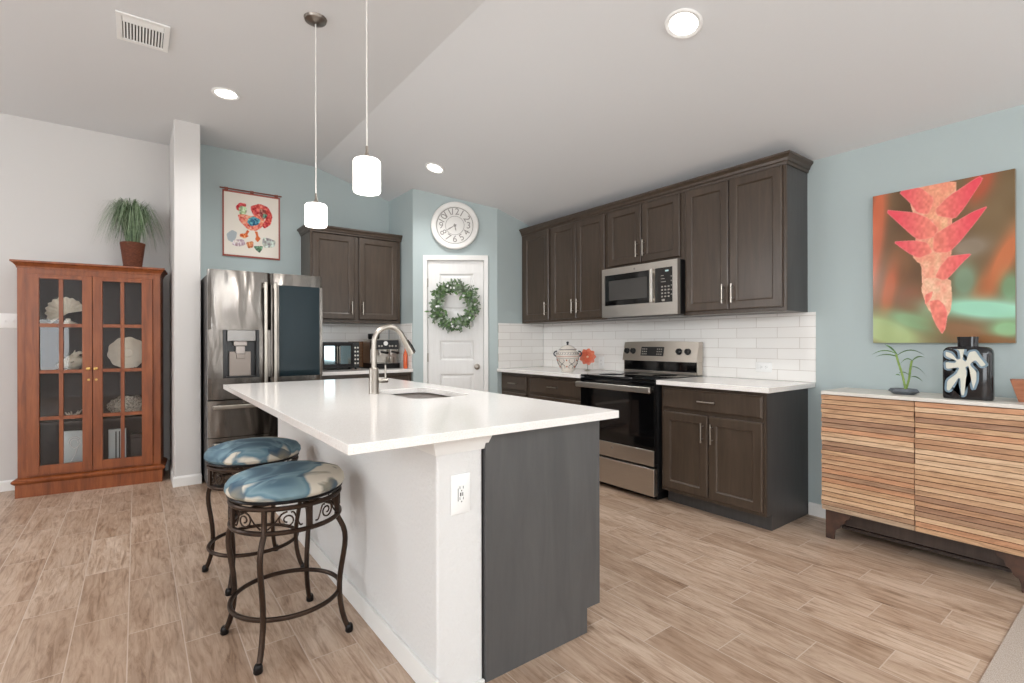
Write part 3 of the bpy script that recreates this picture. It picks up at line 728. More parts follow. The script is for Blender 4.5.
b = B(); b.box(dx0+.028, dx1-.028, fy-.022, fy+.02, 1.205, dz1-.002); b.build('control_panel', mat('grey_control_panel', (118, 115, 112), .25, .9), ld, .004)
b = B(); b.box(dx0+.045, dx1-.06, fy+.008, fy+.05, dz0+.014, 1.12); b.box(dx0+.095, dx1-.105, fy-.004, fy+.01, 1.06, 1.10); b.build('paddle', mat('beige_grey_panel', (138, 128, 120), .35, .4), ld, .004)
b = B(); b.box(dx0+.075, dx1-.09, fy-.012, fy+.04, 1.165, 1.206); b.box(dx0+.09, dx1-.105, fy-.008, fy+.03, 1.10, 1.166); b.build('spout', mat('pale_spout', (150, 142, 136), .3, .5), ld, .006)
# right door with glass panel
b = B(); x0, x1 = MX+G/2, W; gx0, gx1, gz0, gz1 = .975-.8955, 1.312-.8955, .902, 1.684
bowed(b, x0, x1, gz1, 1.783, fy, n=20); bowed(b, x0, x1, .735, gz0, fy, n=20); b.box(x0, gx0, fy-.008, fy+.07, gz0, gz1); b.box(gx1, x1, fy-.003, fy+.07, gz0, gz1); b.box(gx0, gx1, fy+.05, fy+.07, gz0, gz1)
rd = b.build('door', STEEL, r, ang=20); rd['label'] = 'right refrigerator door with dark glass panel'
BLG = mat('dark_mirror_glass', (38, 52, 58), .04, .35); B().box(gx0+.001, gx1-.001, fy-.012, fy+.045, gz0+.001, gz1-.001).build('glass_panel', BLG, rd, .002)
# freezer drawers
for i, (a0, a1) in enumerate(((.43, .725), (.06, .425))):
    b = B(); bowed(b, -W, W, a0, a1, fy, n=20); dw = b.build('freezer_drawer', STEEL, r, ang=20)
    b = B(); hz = a1-.045; b.box(-W+.03, W-.03, fy-.062, fy-.044, hz-.02, hz+.012); b.box(-W+.03, -W+.06, fy-.046, fy-.001, hz-.014, hz+.008); b.box(W-.06, W-.03, fy-.046, fy-.001, hz-.014, hz+.008)
    b.build('handle', NICKEL, dw, .006)
for dd, hx in ((ld, MX-.045), (rd, MX+.03)):
    b = B(); b.box(hx-.013, hx+.013, fy-.058, fy-.040, .80, 1.70)
    for z in (.83, 1.67): b.box(hx-.011, hx+.011, fy-.042, fy-.004, z-.02, z+.02)
    b.build('handle', NICKEL, dd, .006)

# ------------------------------------------------------------------ microwave
r = thing('microwave', 'stainless over-the-range microwave with black window and keypad', 'microwave', (XR, 3.057, 1.405), RZ)
w_, d, h = .772, .375, .422
b = B(); b.box(0, w_, -d, -.003, 0, h); b.build('case', BLACK, r, .003)
b = B(); b.box(.02, w_-.02, -d+.01, -.03, -.012, -.0005); b.build('underside', mat('grey_vent_underside', (120, 118, 116), .4, .6), r, .002)
f = -d-.001; y1 = f-.036
b = B(); wx0, wx1, wz0, wz1 = .03, .525, .10, .365; kx0, kx1 = .565, .728
def frame_with_holes(b, x0, x1, z0, z1, holes, y0, y1):
    xs = sorted({x0, x1, *[h_[0] for h_ in holes], *[h_[1] for h_ in holes]}); zs_ = sorted({z0, z1, *[h_[2] for h_ in holes], *[h_[3] for h_ in holes]})
    for i in range(len(xs)-1):
        for j in range(len(zs_)-1):
            mx, mz = (xs[i]+xs[i+1])/2, (zs_[j]+zs_[j+1])/2
            if not any(h_[0] < mx < h_[1] and h_[2] < mz < h_[3] for h_ in holes): b.box(xs[i], xs[i+1], y0, y1, zs_[j], zs_[j+1])
frame_with_holes(b, 0, w_, 0, h, [(wx0, wx1, wz0, wz1), (kx0, kx1, wz0-.004, wz1+.004)], y1, f)
dr_ = b.build('door', STEELF, r, smooth=False)
B().box(wx0, wx1, f-.030, f-.001, wz0, wz1).build('window', BGLASS, dr_, .001)
B().box(wx0+.045, wx1-.04, f-.0315, f-.0302, wz0+.045, wz1-.05).build('window_mesh', mat('window_mesh', (70, 68, 66), .15), dr_)
B().box(kx0, kx1, f-.033, f-.001, wz0-.004, wz1+.004).build('control_panel', mat('dark_keypad', (30, 27, 26), .2), r, .001)
KEY = mat('pale_key_print', (150, 145, 138), .5)
b = B()
for i in range(3):
    for j in range(4): b.box(kx0+.058+i*.03, kx0+.074+i*.03, f-.0342, f-.0332, wz0+.035+j*.026, wz0+.047+j*.026)
for j in range(5): b.box(kx1-.016, kx1-.008, f-.0342, f-.0332, wz0+.05+j*.035, wz0+.06+j*.035)
for j in range(3): b.box(kx0+.055, kx0+.10-j*.01, f-.0342, f-.0332, wz0+.155+j*.024, wz0+.16+j*.024)
b.box(kx0+.062, kx0+.09, f-.0342, f-.0332, wz0+.004, wz0+.022)
b.build('keypad_print', KEY, r, smooth=False)
b = B(); b.box(kx0+.095, kx0+.125, f-.0342, f-.0332, wz1-.03, wz1-.018); b.build('clock_display', emit('display', (190, 220, 220), .8), r)
B().cyl((.36, f-.0375, .392), (.36, f-.0361, .392), .009, 20).build('badge', KEY, dr_)
b = B(); hx = .544; b.box(hx-.012, hx+.012, y1-.034, y1-.016, wz0-.002, wz1+.004); b.box(hx-.009, hx+.009, y1-.018, y1, wz0+.01, wz0+.035); b.box(hx-.009, hx+.009, y1-.018, y1, wz1-.035, wz1-.01)
b.build('handle', STEELF, r, .005)

# ------------------------------------------------------------------ range
r = thing('kitchen_range', 'stainless and black freestanding electric range with glass cooktop', 'stove', (XR, 3.077, 0), RZ)
w_ = .762; fy = -.655
b = B(); b.box(0, w_, fy+.04, -.03, .07, .898); b.box(.03, w_-.03, fy+.08, -.05, 0, .07); b.build('body', mat('black_range_side', (26, 26, 27), .35), r, .003)
b = B(); b.box(-.001, w_+.001, fy-.002, -.12, .899, .916); b.build('cooktop', BGLASS, r, .004)
RINGM = mat('burner_ring_print', (52, 52, 54), .25)
for bx, by, br_ in ((.2, fy+.16, .105), (.56, fy+.17, .085), (.2, fy+.40, .075), (.56, fy+.40, .10)):
    b = B(); b.lathe([(br_-.004, 0), (br_, 0), (br_, .0006), (br_-.004, .0006), (br_-.004, 0)], (bx, by, .9162), 40); b.lathe([(br_*.6, 0), (br_*.6+.003, 0), (br_*.6+.003, .0006), (br_*.6, .0006), (br_*.6, 0)], (bx, by, .9162), 40)
    b.build('burner_ring', RINGM, r)
# oven door: black glass with steel band under it
b = B(); frame_with_holes(b, 0, w_, .285, .888, [(.075, w_-.075, .45, .735)], fy, fy+.038); od = b.build('oven_door', BLACK, r, smooth=False)
B().box(.001, w_-.001, fy-.005, fy-.0005, .385, .885).build('door_glass', BGLASS, od, .001)
B().box(.13, w_-.14, fy-.0062, fy-.0052, .47, .745).build('oven_window', mat('oven_window_glass', (30, 25, 23), .05), od)
B().box(0, w_, fy-.012, fy-.0005, .268, .384).build('lower_band', STEELF, od, .003)
B().cyl((.36, fy-.0135, .345), (.36, fy-.0121, .345), .010, 20).build('badge', KEY, od)
b = B(); b.box(-.004, w_+.004, fy-.066, fy-.040, .812, .858)
for x in (.02, w_-.05): b.box(x, x+.03, fy-.042, fy-.005, .82, .85)
b.build('handle', STEELF, od, .007)
B().box(0, w_, fy-.010, fy+.035, .045, .250).build('storage_drawer', STEELF, r, .004)
# backguard: leaning face with curved top
BK = mat('steel_backguard', (190, 182, 172), .3, 1.)
b = B(); n = 12; vs = []; fs = []
for i in range(n+1):
    t = i/n; x = -.002+(w_+.004)*t; bow = .016*(1-(2*t-1)**2); z1 = 1.188+.008*(1-(2*t-1)**2)
    vs += [(x, -.118-bow, 1.024), (x, -.082-bow*.6, z1), (x, -.03, z1), (x, -.03, 1.024)]
for i in range(n):
    for j in range(4): j2 = (j+1) % 4; fs.append((i*4+j, i*4+j2, i*4+4+j2, i*4+4+j))
fs += [(3, 2, 1, 0), (n*4, n*4+1, n*4+2, n*4+3)]
b.add(vs, fs); bg = b.build('backguard', BK, r, ang=25)
b = B(); b.box(.012, w_-.012, -.104, -.035, .940, 1.023); b.build('backguard_recess', BGLASS, r)
b = B(); b.box(0, .0115, -.10, -.03, .917, 1.023); b.box(w_-.0115, w_, -.10, -.03, .917, 1.023); b.box(.012, w_-.012, -.112, -.035, .917, .939); b.build('backguard_foot', BK, r, .003)
tilt = math.atan2(.036, .166)
def facept(x, z): t = (x+.002)/(w_+.004); return -.118-.016*(1-(2*t-1)**2)+(z-1.024)/.166*.036
for x in (.045, .118, w_-.165, w_-.085):
    b = B(); y = facept(x, 1.108); b.T = Matrix.Translation((x, y, 1.108)) @ Matrix.Rotation(PI/2+-tilt, 4, 'X')
    b.lathe([(.027, 0), (.027, .004), (.023, .008), (.021, .022), (.012, .024), (0, .024)], n=24); b.box(-.003, .003, -.02, .02, .02, .032); b.build('knob', BLACK, r)
b = B(); y0 = facept(.33, 1.07)-.006; b.T = Matrix.Translation((.33, facept(.33, 1.108)-.001, 1.108)) @ Matrix.Rotation(-tilt, 4, 'X')
b.box(-.118, .118, -.004, .004, -.04, .04); b.build('control_display', BLACK, r, .002)
b = B(); b.T = Matrix.Translation((.33, facept(.33, 1.108)-.001, 1.108)) @ Matrix.Rotation(-tilt, 4, 'X')
for s in (-1, 1):
    for i in range(3):
        for j in range(3): b.box(s*(.058+i*.02)-.006, s*(.058+i*.02)+.006, -.0052, -.0042, -.03+j*.022, -.02+j*.022)
b.build('button_print', KEY, r, smooth=False)
bpy.data.materials['pale_key_print']

# ------------------------------------------------------------------ toaster oven, coffee machine, boards
r = thing('toaster_oven', 'black and steel countertop toaster oven with french doors beside the refrigerator', 'toaster oven', (1.655, 5.38, .912))
b = B(); b.box(-.2, .2, -.27, -.002, .02, .285)
b.build('case', mat('charcoal_metal', (52, 52, 52), .35, .7), r, .006)
for x in (-.17, .17):
    for y in (-.24, -.05): B().cyl((x, y, 0), (x, y, .021), .012, 12).build('foot', BLACK, r)
for x0, x1 in ((-.185, -.032), (-.028, .125)):
    b = B(); frame_with_holes(b, x0, x1, .035, .272, [(x0+.022, x1-.022, .06, .245)], -.29, -.271); dd = b.build('door', DARKM, r, smooth=False)
    B().box(x0+.022, x1-.022, -.286, -.275, .06, .245).build('door_glass', mat('oven_reflective_glass', (110, 124, 128), .05, .8) if x0 < -.1 else bpy.data.materials['oven_reflective_glass'], dd)
    hx = x1-.01 if x0 < -.1 else x0+.01; b = B(); b.cyl((hx, -.315, .07), (hx, -.315, .24), .006, 12)
    for z in (.085, .225): b.cyl((hx, -.315, z), (hx, -.29, z), .004, 8)
    b.build('handle', NICKEL, dd)
b = B(); b.box(.13, .192, -.29, -.271, .035, .272); b.build('control_panel', BLACK, r, .002)
for j in range(5):
    for i in (0, 1):
        b = B(); b.cyl((.147+i*.028, -.291, .065+j*.04), (.147+i*.028, -.297, .065+j*.04), .009, 14); b.build('button', STEELF, r)
r = thing('cutting_board', 'brown wooden cutting board leaning on the tile between toaster oven and coffee machine', 'cutting board', (1.90, 5.415, .912))
b = B(); b.T = Matrix.Rotation(-.10, 4, 'X'); b.box(-.055, .18, -.022, -.002, .006, .29); b.build('board', noisy('walnut', (128, 92, 64), (150, 112, 80), (1, 1, 8), 8, .5), r, .006)

r = thing('espresso_machine', 'stainless and black espresso machine with twin portafilters on the back counter', 'coffee machine', (2.135, 5.36, .912))
b = B(); b.box(-.15, .15, -.22, 0, .055, .30); b.build('body', STEELF, r, .01)
b = B(); b.box(-.15, .15, -.30, 0, 0, .055); b.build('drip_tray', DARKM, r, .006)
b = B(); b.box(-.13, .13, -.292, -.23, .0555, .06); b.build('drip_grate', STEELF, r)
b = B(); b.box(-.152, .152, -.265, -.221, .205, .302); b.build('front_panel', mat('black_machine_panel', (32, 32, 34), .3), r, .006)
b = B(); b.box(-.148, .148, -.262, -.002, .303, .312); b.build('cup_rail', STEELF, r, .003)
b = B(); b.cyl((0, -.266, .268), (0, -.272, .268), .024, 24); b.build('pressure_gauge', WHITE, r)
for x in (-.115, -.075, -.045, .045, .075, .115):
    b = B(); b.cyl((x, -.266, .24), (x, -.273, .24), .0095, 14); b.build('button', STEELF, r)
for x in (-.055, .065):
    b = B(); b.cyl((x, -.255, .203), (x, -.255, .165), .029, 20, .026); b.cyl((x, -.255, .165), (x, -.255, .14), .012, 10); pf = b.build('portafilter', STEELF, r)
    b = B(); b.cyl((x, -.28, .178), (x+.03, -.375, .168), .011, 12, .014); b.build('handle', BLACK, pf)
b = B(); b.tube([(.13, -.25, .205), (.135, -.27, .17), (.13, -.285, .10)], .005, 8); b.build('steam_wand', NICKEL, r)
b = B(); b.lathe([(.055, .312), (.062, .33), (.062, .37), (.06, .372), (.03, .375), (0, .376)], (-.075, -.12, 0), 24); b.build('bean_hopper', BLACK, r)
b = B(); b.lathe([(0, .061), (.03, .061), (.036, .075), (.036, .12), (.034, .12), (.034, .075), (0, .066)], (.065, -.262, 0), 24); b.build('milk_pitcher', NICKEL, r)
r = thing('oil_bottle', 'slim orange bottle standing right of the espresso machine', 'bottle', (2.296, 4.95, .912))
B().lathe([(0, 0), (.021, .0), (.022, .01), (.022, .14), (.018, .165), (.009, .19), (.008, .225), (0, .226)], n=20).build('bottle_body', mat('orange_glass', (206, 92, 48), .2), r)
B().lathe([(.010, .2265), (.010, .247), (0, .248)], n=16).build('cap', mat('dark_red_cap', (120, 46, 34), .4), r)

# ------------------------------------------------------------------ wall clock
r = thing('wall_clock', 'large round white wall clock above the pantry door', 'clock', (*dp(.4455, -.001), 2.42), DANG)
b = B(); b.T = Matrix.Rotation(PI/2, 4, 'X')
b.lathe([(0.0, 0.0005), (.235, .0005), (.25, .012), (.252, .03), (.243, .04), (.215, .042), (.196, .034), (.192, .026), (0, .026)], n=72); b.build('clock_case', mat('white_clock_paint', (228, 226, 222), .5), r)
PEW = mat('pewter_numeral', (150, 146, 142), .4, .3)
b = B(); b.T = Matrix.Translation((0, -.029, 0)) @ Matrix.Rotation(PI/2, 4, 'X'); b.ring((0, 0, 0), .190, .0028, 64, 6); b.ring((0, 0, 0), .098, .0022, 48, 6); b.build('dial_ring', PEW, r)
for i in range(1, 13):
    a = i*PI/6; th = -a if (i <= 2 or i >= 10) else (0 if i in (3, 9) else PI-a)
    text('numeral', str(i), .098, PEW, r, (.144*math.sin(a), -.0275, .144*math.cos(a)), (PI/2, -th*-1 if False else -th*-1, 0) if False else Matrix.Rotation(-th, 3, 'Y').to_4x4().to_3x3().__matmul__(Matrix.Rotation(PI/2, 3, 'X')).to_euler(), .0015)
def hand(b, a, ln, wd, y):
    dx, dz = math.sin(a), math.cos(a); px_, pz_ = dz, -dx
    p = [(-.02, wd*.5), (ln*.15, wd*.35), (ln*.6, wd), (ln, .0005), (ln, -.0005), (ln*.6, -wd), (ln*.15, -wd*.35), (-.02, -wd*.5)]
    b.prism([(dx*t+px_*q, dz*t+pz_*q) for t, q in p], 'y', y, y+.0015)
b = B(); hand(b, math.radians(240), .105, .007, -.034); b.build('minute_hand', PEW, r, smooth=False)
b = B(); hand(b, math.radians(168), .062, .007, -.031); b.build('hour_hand', PEW, r, smooth=False)
b = B(); b.cyl((0, -.026, 0), (0, -.037, 0), .014, 20); b.build('hub', PEW, r)

# ------------------------------------------------------------------ wreath
def leafmat(name, c1, c2): return noisy(name, c1, c2, (1, 1, 1), 30, .55, lo=.35, hi=.65)
LG = [leafmat('sage_leaf', (84, 104, 78), (122, 140, 110)), leafmat('green_leaf', (62, 92, 52), (98, 128, 74)), leafmat('grey_leaf', (116, 130, 116), (146, 156, 140))]
r = thing('leaf_wreath', 'round green leafy wreath with small white blossoms hanging on the pantry door', 'wreath', (*dp(.435, -.001), 1.572), DANG)
b = B(); b.T = Matrix.Translation((0, -.03, 0)) @ Matrix.Rotation(PI/2, 4, 'X'); b.ring((0, 0, 0), .185, .011, 48, 8); b.build('twig_ring', DKWOOD, r)
b = B(); rr = random.Random(3)
for i in range(620):
    a = rr.uniform(0, 2*PI); R0 = .185+rr.gauss(0, .028); y = -.035-abs(rr.gauss(0, .028)); p = Vector((R0*math.cos(a), y, R0*math.sin(a)))
    ra = a+rr.gauss(0, .9)+(PI if rr.random() < .3 else 0); d = Vector((math.cos(ra), rr.uniform(-.9, .15), math.sin(ra)))
    b.mi = rr.choice((0, 0, 1, 1, 2)); b.leaf(p, d, (rr.uniform(-.6, .6), -1, rr.uniform(-.6, .6)), rr.uniform(.035, .062), rr.uniform(.018, .032))
for i in range(46):
    a = rr.uniform(0, 2*PI); p = Vector((.2*math.cos(a), -.04, .2*math.sin(a))); ra = a+rr.gauss(0, .5); d = Vector((math.cos(ra), rr.uniform(-.5, 0), math.sin(ra))).normalized()
    q = p+d*rr.uniform(.05, .085); b.mi = 1; b.tube([p, q], .0012, 4)
    for k_ in range(3): b.mi = rr.choice((0, 2)); b.leaf(p.lerp(q, .6+.2*k_), d+Vector((rr.uniform(-.8, .8), 0, rr.uniform(-.8, .8))), (0, -1, 0), .024, .013)
o = b.build('foliage', LG, r, recalc=False); o['kind'] = 'stuff'
for i in range(14):
    a = rr.uniform(0, 2*PI); R0 = .185+rr.gauss(0, .03); c = Vector((R0*math.cos(a), -.085, R0*math.sin(a))); b = B()
    for k_ in range(5): t = k_*2*PI/5; b.leaf(c, (math.cos(t), -.35, math.sin(t)), (0, -1, 0), .014, .011)
    b.build('blossom', PLASTIC, r, recalc=False)

# ------------------------------------------------------------------ lights
def recessed(label, loc, tilt, pw):
    r = thing('recessed_light', label, 'ceiling light', loc); r.rotation_euler = (0, tilt, 0); r['group'] = 'recessed ceiling lights'
    B().lathe([(.070, -.001), (.095, -.001), (.096, -.004), (.088, -.010), (.072, -.006), (.070, -.001)], n=40).build('trim_ring', PLASTIC, r)
    B().lathe([(0, -.003), (.069, -.003), (.0695, -.001), (0, -.001)], n=40).build('diffuser', LAMP, r)
    l = bpy.data.lights.new('downlight', 'SPOT'); l.energy = pw; l.spot_size = math.radians(150); l.spot_blend = .8; l.shadow_soft_size = .06; l.color = (1, .99, .97)
    o = bpy.data.objects.new('downlight', l); C.objects.link(o); o.parent = r; o.location = (0, 0, -.03)
TL = math.atan(.28)
def cz(x): return min(ZF, 2.43+.28*(XR-x))
recessed('round recessed light in the flat ceiling left of the pendants, nearest the air vent', (.535, 4.24, ZF), 0, 40)
recessed('small round recessed light high above the wreath door, right of the pendants', (2.255, 4.205, cz(2.255)), TL, 40)
recessed('bright round recessed light near the top edge above the dark wall cabinets', (2.26, 1.525, cz(2.26)), TL, 52)
# unseen globe lamps added to fill the room with soft light
def globe(label, x, y, z, st):
    r = thing('globe_lamp', label, 'pendant lamp', (x, y, cz(x)))
    B().lathe([(0, -.03), (.05, -.02), (.06, -.002), (0, -.002)], n=24).build('canopy', NICKEL, r)
    B().cyl((0, 0, -.03), (0, 0, z-cz(x)+.19), .005, 8).build('rod', NICKEL, r)
    B().ball((0, 0, z-cz(x)), .2, n=32, m=20).build('opal_globe', emit('opal_globe', (244, 250, 255), st), r)
globe('opal globe lamp over the dining area behind the camera', 0.3, -1.9, 2.1, 50)
globe('opal globe lamp over the sitting area behind the camera', -3.6, -1.9, 2.25, 52)
globe('opal globe lamp over the sitting area left of the camera', -2.9, 3.9, 2.25, 42)
def pendant(label, x, y, ztop, zbot, rad=.0595):
    r = thing('pendant_lamp', label, 'pendant lamp', (x, y, ZF), group='pendant lamps over the island')
    B().lathe([(0, -.032), (.012, -.032), (.03, -.026), (.058, -.014), (.063, -.001), (0, -.001)], n=36).build('canopy', noisy('aged_nickel', (120, 112, 104), (150, 142, 134), (1, 1, 1), 20, .35, 1.), r)
    zt = ztop-ZF; zb = zbot-ZF
    B().cyl((0, 0, -.03), (0, 0, zt+.055), .0034, 10).build('cord', mat('pale_cord', (225, 222, 216), .5) if 'pale_cord' not in bpy.data.materials else bpy.data.materials['pale_cord'], r)
    B().lathe([(.006, .06), (.007, .03), (.018, .006), (.02, .0), (0, .0)], (0, 0, zt), 20).build('socket_cap', NICKEL, r)
    B().lathe([(.022, zt-.001), (rad-.006, zt-.002), (rad, zt-.010), (rad, zb+.006), (rad-.003, zb), (rad-.006, zb+.004), (rad-.006, zt-.012), (.022, zt-.006), (.022, zt-.001)], n=40).build('glass_shade', SHADE, r)
    l = bpy.data.lights.new('pendant_bulb', 'POINT'); l.energy = 12; l.shadow_soft_size = .05; l.color = (1, .985, .97)
    o = bpy.data.objects.new('pendant_bulb', l); C.objects.link(o); o.parent = r; o.location = (0, 0, zb-.02)
pendant('far pendant lamp with a white cylinder shade and nickel canopy in view', .822, 2.955, 1.984, 1.858)
pendant('near pendant lamp with a white cylinder shade, its cord leaving the top of the picture', .822, 2.165, 2.008, 1.862)
# vent
r = thing('ceiling_vent', 'white rectangular air vent grille in the ceiling', 'air vent', (.036, 3.69, ZF))
b = B(); hx, hy = .127, .158
frame_with_holes(b, -hx, hx, -hy, hy, [(-hx+.028, hx-.028, -hy+.028, hy-.028)], .001, .010)
b.v = [(x, z, -y) for x, y, z in b.v]; b.build('frame', PLASTIC, r, .002)
B().box(-hx+.029, hx-.029, -hy+.029, hy-.029, -.0035, -.001).build('duct', mat('vent_shadow_grey', (96, 94, 92), .8), r)
for i in range(13):                                  # long louvres, then a short cross bank at the near end
    x = -hx+.0365+i*.0151; b = B(); b.T = Matrix.Translation((x, .026, -.007)) @ Matrix.Rotation(.5, 4, 'Y'); b.box(-.0042, .0042, -.098, .1, -.0008, .0008); b.build('louvre', PLASTIC, r, smooth=False)
for i in range(4):
    y = -hy+.034+i*.0125; b = B(); b.T = Matrix.Translation((0, y, -.007)) @ Matrix.Rotation(-.5, 4, 'X'); b.box(-hx+.03, hx-.03, -.0045, .0045, -.0006, .0006); b.build('cross_louvre', PLASTIC, r, smooth=False)
B().box(-hx+.029, hx-.029, -.078, -.073, -.010, -.0036).build('divider', PLASTIC, r)

# ------------------------------------------------------------------ rooster hanging
CAN, _a = attr_mat('printed_linen', .9); bump(CAN, ntex(CAN, coords(CAN), 500, 2), .2, .002)
def raster(W, H, polys, base, aspect, ss=2, jag=.0, seed=1):
    Wn, Hn = W*ss, H*ss
    X, Y = np.meshgrid((np.arange(Wn)+.5)/Wn, (np.arange(Hn)+.5)/Hn); img = base(X, Y) if callable(base) else np.ones((Hn, Wn, 3))*np.array(base, float)
    for c, p in polys:
        mk = inpoly(X, Y, smoothpoly(p)); col = c(X, Y, mk) if callable(c) else np.array(c, float)
        img = np.where(mk[..., None], col, img)
    return img.reshape(H, ss, W, ss, 3).mean((1, 3))
def blotch(W, H, seed, cells):
    g = np.random.RandomState(seed).rand(cells+1, cells+1); ys = np.linspace(0, cells-1e-6, H); xs = np.linspace(0, cells-1e-6, W)
    yi, xi = ys.astype(int), xs.astype(int); fy, fx = (ys-yi)[:, None], (xs-xi)[None]; fy = fy*fy*(3-2*fy); fx = fx*fx*(3-2*fx)
    return (g[yi][:, xi]*(1-fy)*(1-fx)+g[yi+1][:, xi]*fy*(1-fx)+g[yi][:, xi+1]*(1-fy)*fx+g[yi+1][:, xi+1]*fy*fx)
r = thing('rooster_tapestry', 'cream wall hanging with a patchwork rooster on a thin rod above the refrigerator', 'wall hanging', (.907, YB, 0))
polys = [(c, p) for c, p in ROO]
def patch(c, k):
    def f(X, Y, mk):
        s = blotch(X.shape[1], X.shape[0], k, 46)-.5; t = blotch(X.shape[1], X.shape[0], k+9, 30)-.5
        return np.clip(np.array(c, float)+s[..., None]*np.array([80, 100, 100])+t[..., None]*np.array([60, 80, 50])+12, 20, 240)
    return f
H_, W_ = 150, 120
img = raster(W_, H_, [(patch(c, i+2) if i < 8 or i > 9 else c, p) for i, (c, p) in enumerate(polys)], (236, 228, 216), .8)
img[:4] = (170, 96, 86); img[-4:] = (150, 80, 70); img[:, :3] = (160, 84, 72); img[:, -3:] = (168, 92, 80)
painted('printed_cloth', -.252, .254, 2.022, 2.654, -.0145, img, CAN, r)
B().box(-.252, .254, -.0142, -.010, 2.022, 2.654).build('cloth_backing', mat('linen_backing', (200, 188, 174), .9), r)
B().cyl((-.275, -.017, 2.668), (.27, -.017, 2.668), .0065, 12).build('hanging_rod', noisy('copper_brown_rod', (110, 56, 44), (140, 80, 60), (1, 1, 1), 12, .4), r)
b = B()
for x in (-.22, -.0, .22): b.box(x-.015, x+.015, -.026, -.009, 2.650, 2.676)
b.build('hanging_loop', mat('brown_cloth_loop', (140, 84, 72), .9), r)
for x in (-.2, .2): B().cyl((x, -.002, 2.668), (x, -.011, 2.668), .004, 8).build('wall_hook', DARKM, r)

# ------------------------------------------------------------------ canvas picture
PIC, _a = attr_mat('glossy_print', .22)
r = thing('flower_picture', 'large unframed glossy picture of a hanging red and cream flower', 'picture', (XR-.002, 1.1365, 0), RZ)
def bg(X, Y):
    img = np.ones(X.shape+(3,))*np.array((112, 88, 60.)); 
    def blob(cx_, cy_, sx, sy, ang, col, k=1.):
        nonlocal img
        c_, s_ = math.cos(ang), math.sin(ang); u = (X-cx_)*c_+(Y-cy_)*s_; v = -(X-cx_)*s_+(Y-cy_)*c_
        wt = np.clip(np.exp(-(u/sx)**2-(v/sy)**2)*1.5, 0, 1)*k; img = img*(1-wt[..., None])+np.array(col, float)*wt[..., None]
    blob(.03, .25, .07, .4, .12, (206, 106, 70)); blob(.3, .3, .14, .35, 0, (98, 72, 46)); blob(.2, .5, .12, .16, 0, (122, 82, 48)); blob(.13, .66, .055, .17, .22, (190, 92, 46), .9); blob(.3, .72, .12, .09, 0, (126, 76, 48))
    blob(.9, .2, .25, .25, 0, (118, 96, 66)); blob(.79, .04, .07, .12, .5, (186, 84, 58), .8); blob(.72, .42, .12, .06, 0, (146, 132, 116), .8); blob(.93, .52, .06, .2, .5, (200, 112, 68), .9); blob(.8, .68, .07, .10, .7, (184, 106, 64), .8)
    blob(.68, .62, .08, .1, 0, (124, 156, 130), .8); blob(.97, .68, .06, .08, 0, (112, 156, 116), .8); blob(.82, .80, .36, .06, .1, (156, 212, 184)); blob(.45, .82, .1, .06, 0, (138, 158, 120), .7)
    blob(.1, .92, .3, .10, .25, (170, 186, 130)); blob(.32, .86, .2, .05, .25, (136, 172, 128), .9); blob(.68, .93, .2, .05, .2, (140, 104, 72)); blob(.95, .92, .1, .05, 0, (146, 188, 140)); blob(.85, .985, .2, .03, .1, (140, 96, 58), .8)
    n_ = blotch(X.shape[1], X.shape[0], 5, 9)-.5; return img+n_[..., None]*14
def blur(e, it):
    for _ in range(it): e = (e+np.roll(e, 1, 0)+np.roll(e, -1, 0)+np.roll(e, 1, 1)+np.roll(e, -1, 1))/5
    return e
def petal(c, k):
    def f(X, Y, mk):
        e = blur(mk.astype(float), 14); edge = np.clip((.92-e)*2.6, 0, 1)[..., None]; n_ = blur(blotch(X.shape[1], X.shape[0], k, 60), 2)[..., None]
        mid = np.clip(1.15-np.abs(X-.47)/.24, 0, 1)[..., None]
        col = np.array((232, 78, 92.))*(1-.75*mid)+np.array((238, 150, 122.))*(.75*mid)
        return col*(1-edge*.55)+np.array((244, 168, 152.))*edge*.55+(n_-.5)*(8+26*mid)
    return f
def fuzz(c, k):
    def f(X, Y, mk):
        n_ = blotch(X.shape[1], X.shape[0], k, 90)[..., None]; n2 = blotch(X.shape[1], X.shape[0], k+5, 24)[..., None]
        n_ = blur(n_[..., 0], 1)[..., None]; ed = np.clip(1.3-blur(mk.astype(float), 10)*1.3, 0, 1)[..., None]
        return (np.array(c, float)*.6+np.array((244, 200, 170.))*.4+(n_-.5)*34)*(1-.5*n2)+np.array((234, 122, 106.))*.5*n2
    return f
BODY = [(.27, 0), (.63, 0), (.63, .08), (.60, .22), (.60, .42), (.58, .52), (.57, .60), (.58, .70), (.56, .82), (.49, .84), (.40, .72), (.385, .62), (.38, .5), (.31, .44), (.34, .34), (.33, .2)]
img = np.clip(raster(190, 274, [(fuzz((236, 168, 138), 77), BODY)]+[((petal if n_ == 'petal' else fuzz)(c, i*7+3), p) for i, (n_, c, p) in enumerate(sorted(PAINT, key=lambda q: q[0] == 'petal'))], bg, .69), 0, 255)
painted('print', 0, .6315, 1.182, 2.095, -.0335, img, PIC, r)
B().box(0, .6315, -.0333, -.001, 1.182, 2.095).build('canvas_edge', mat('picture_edge', (150, 140, 126), .5), r)

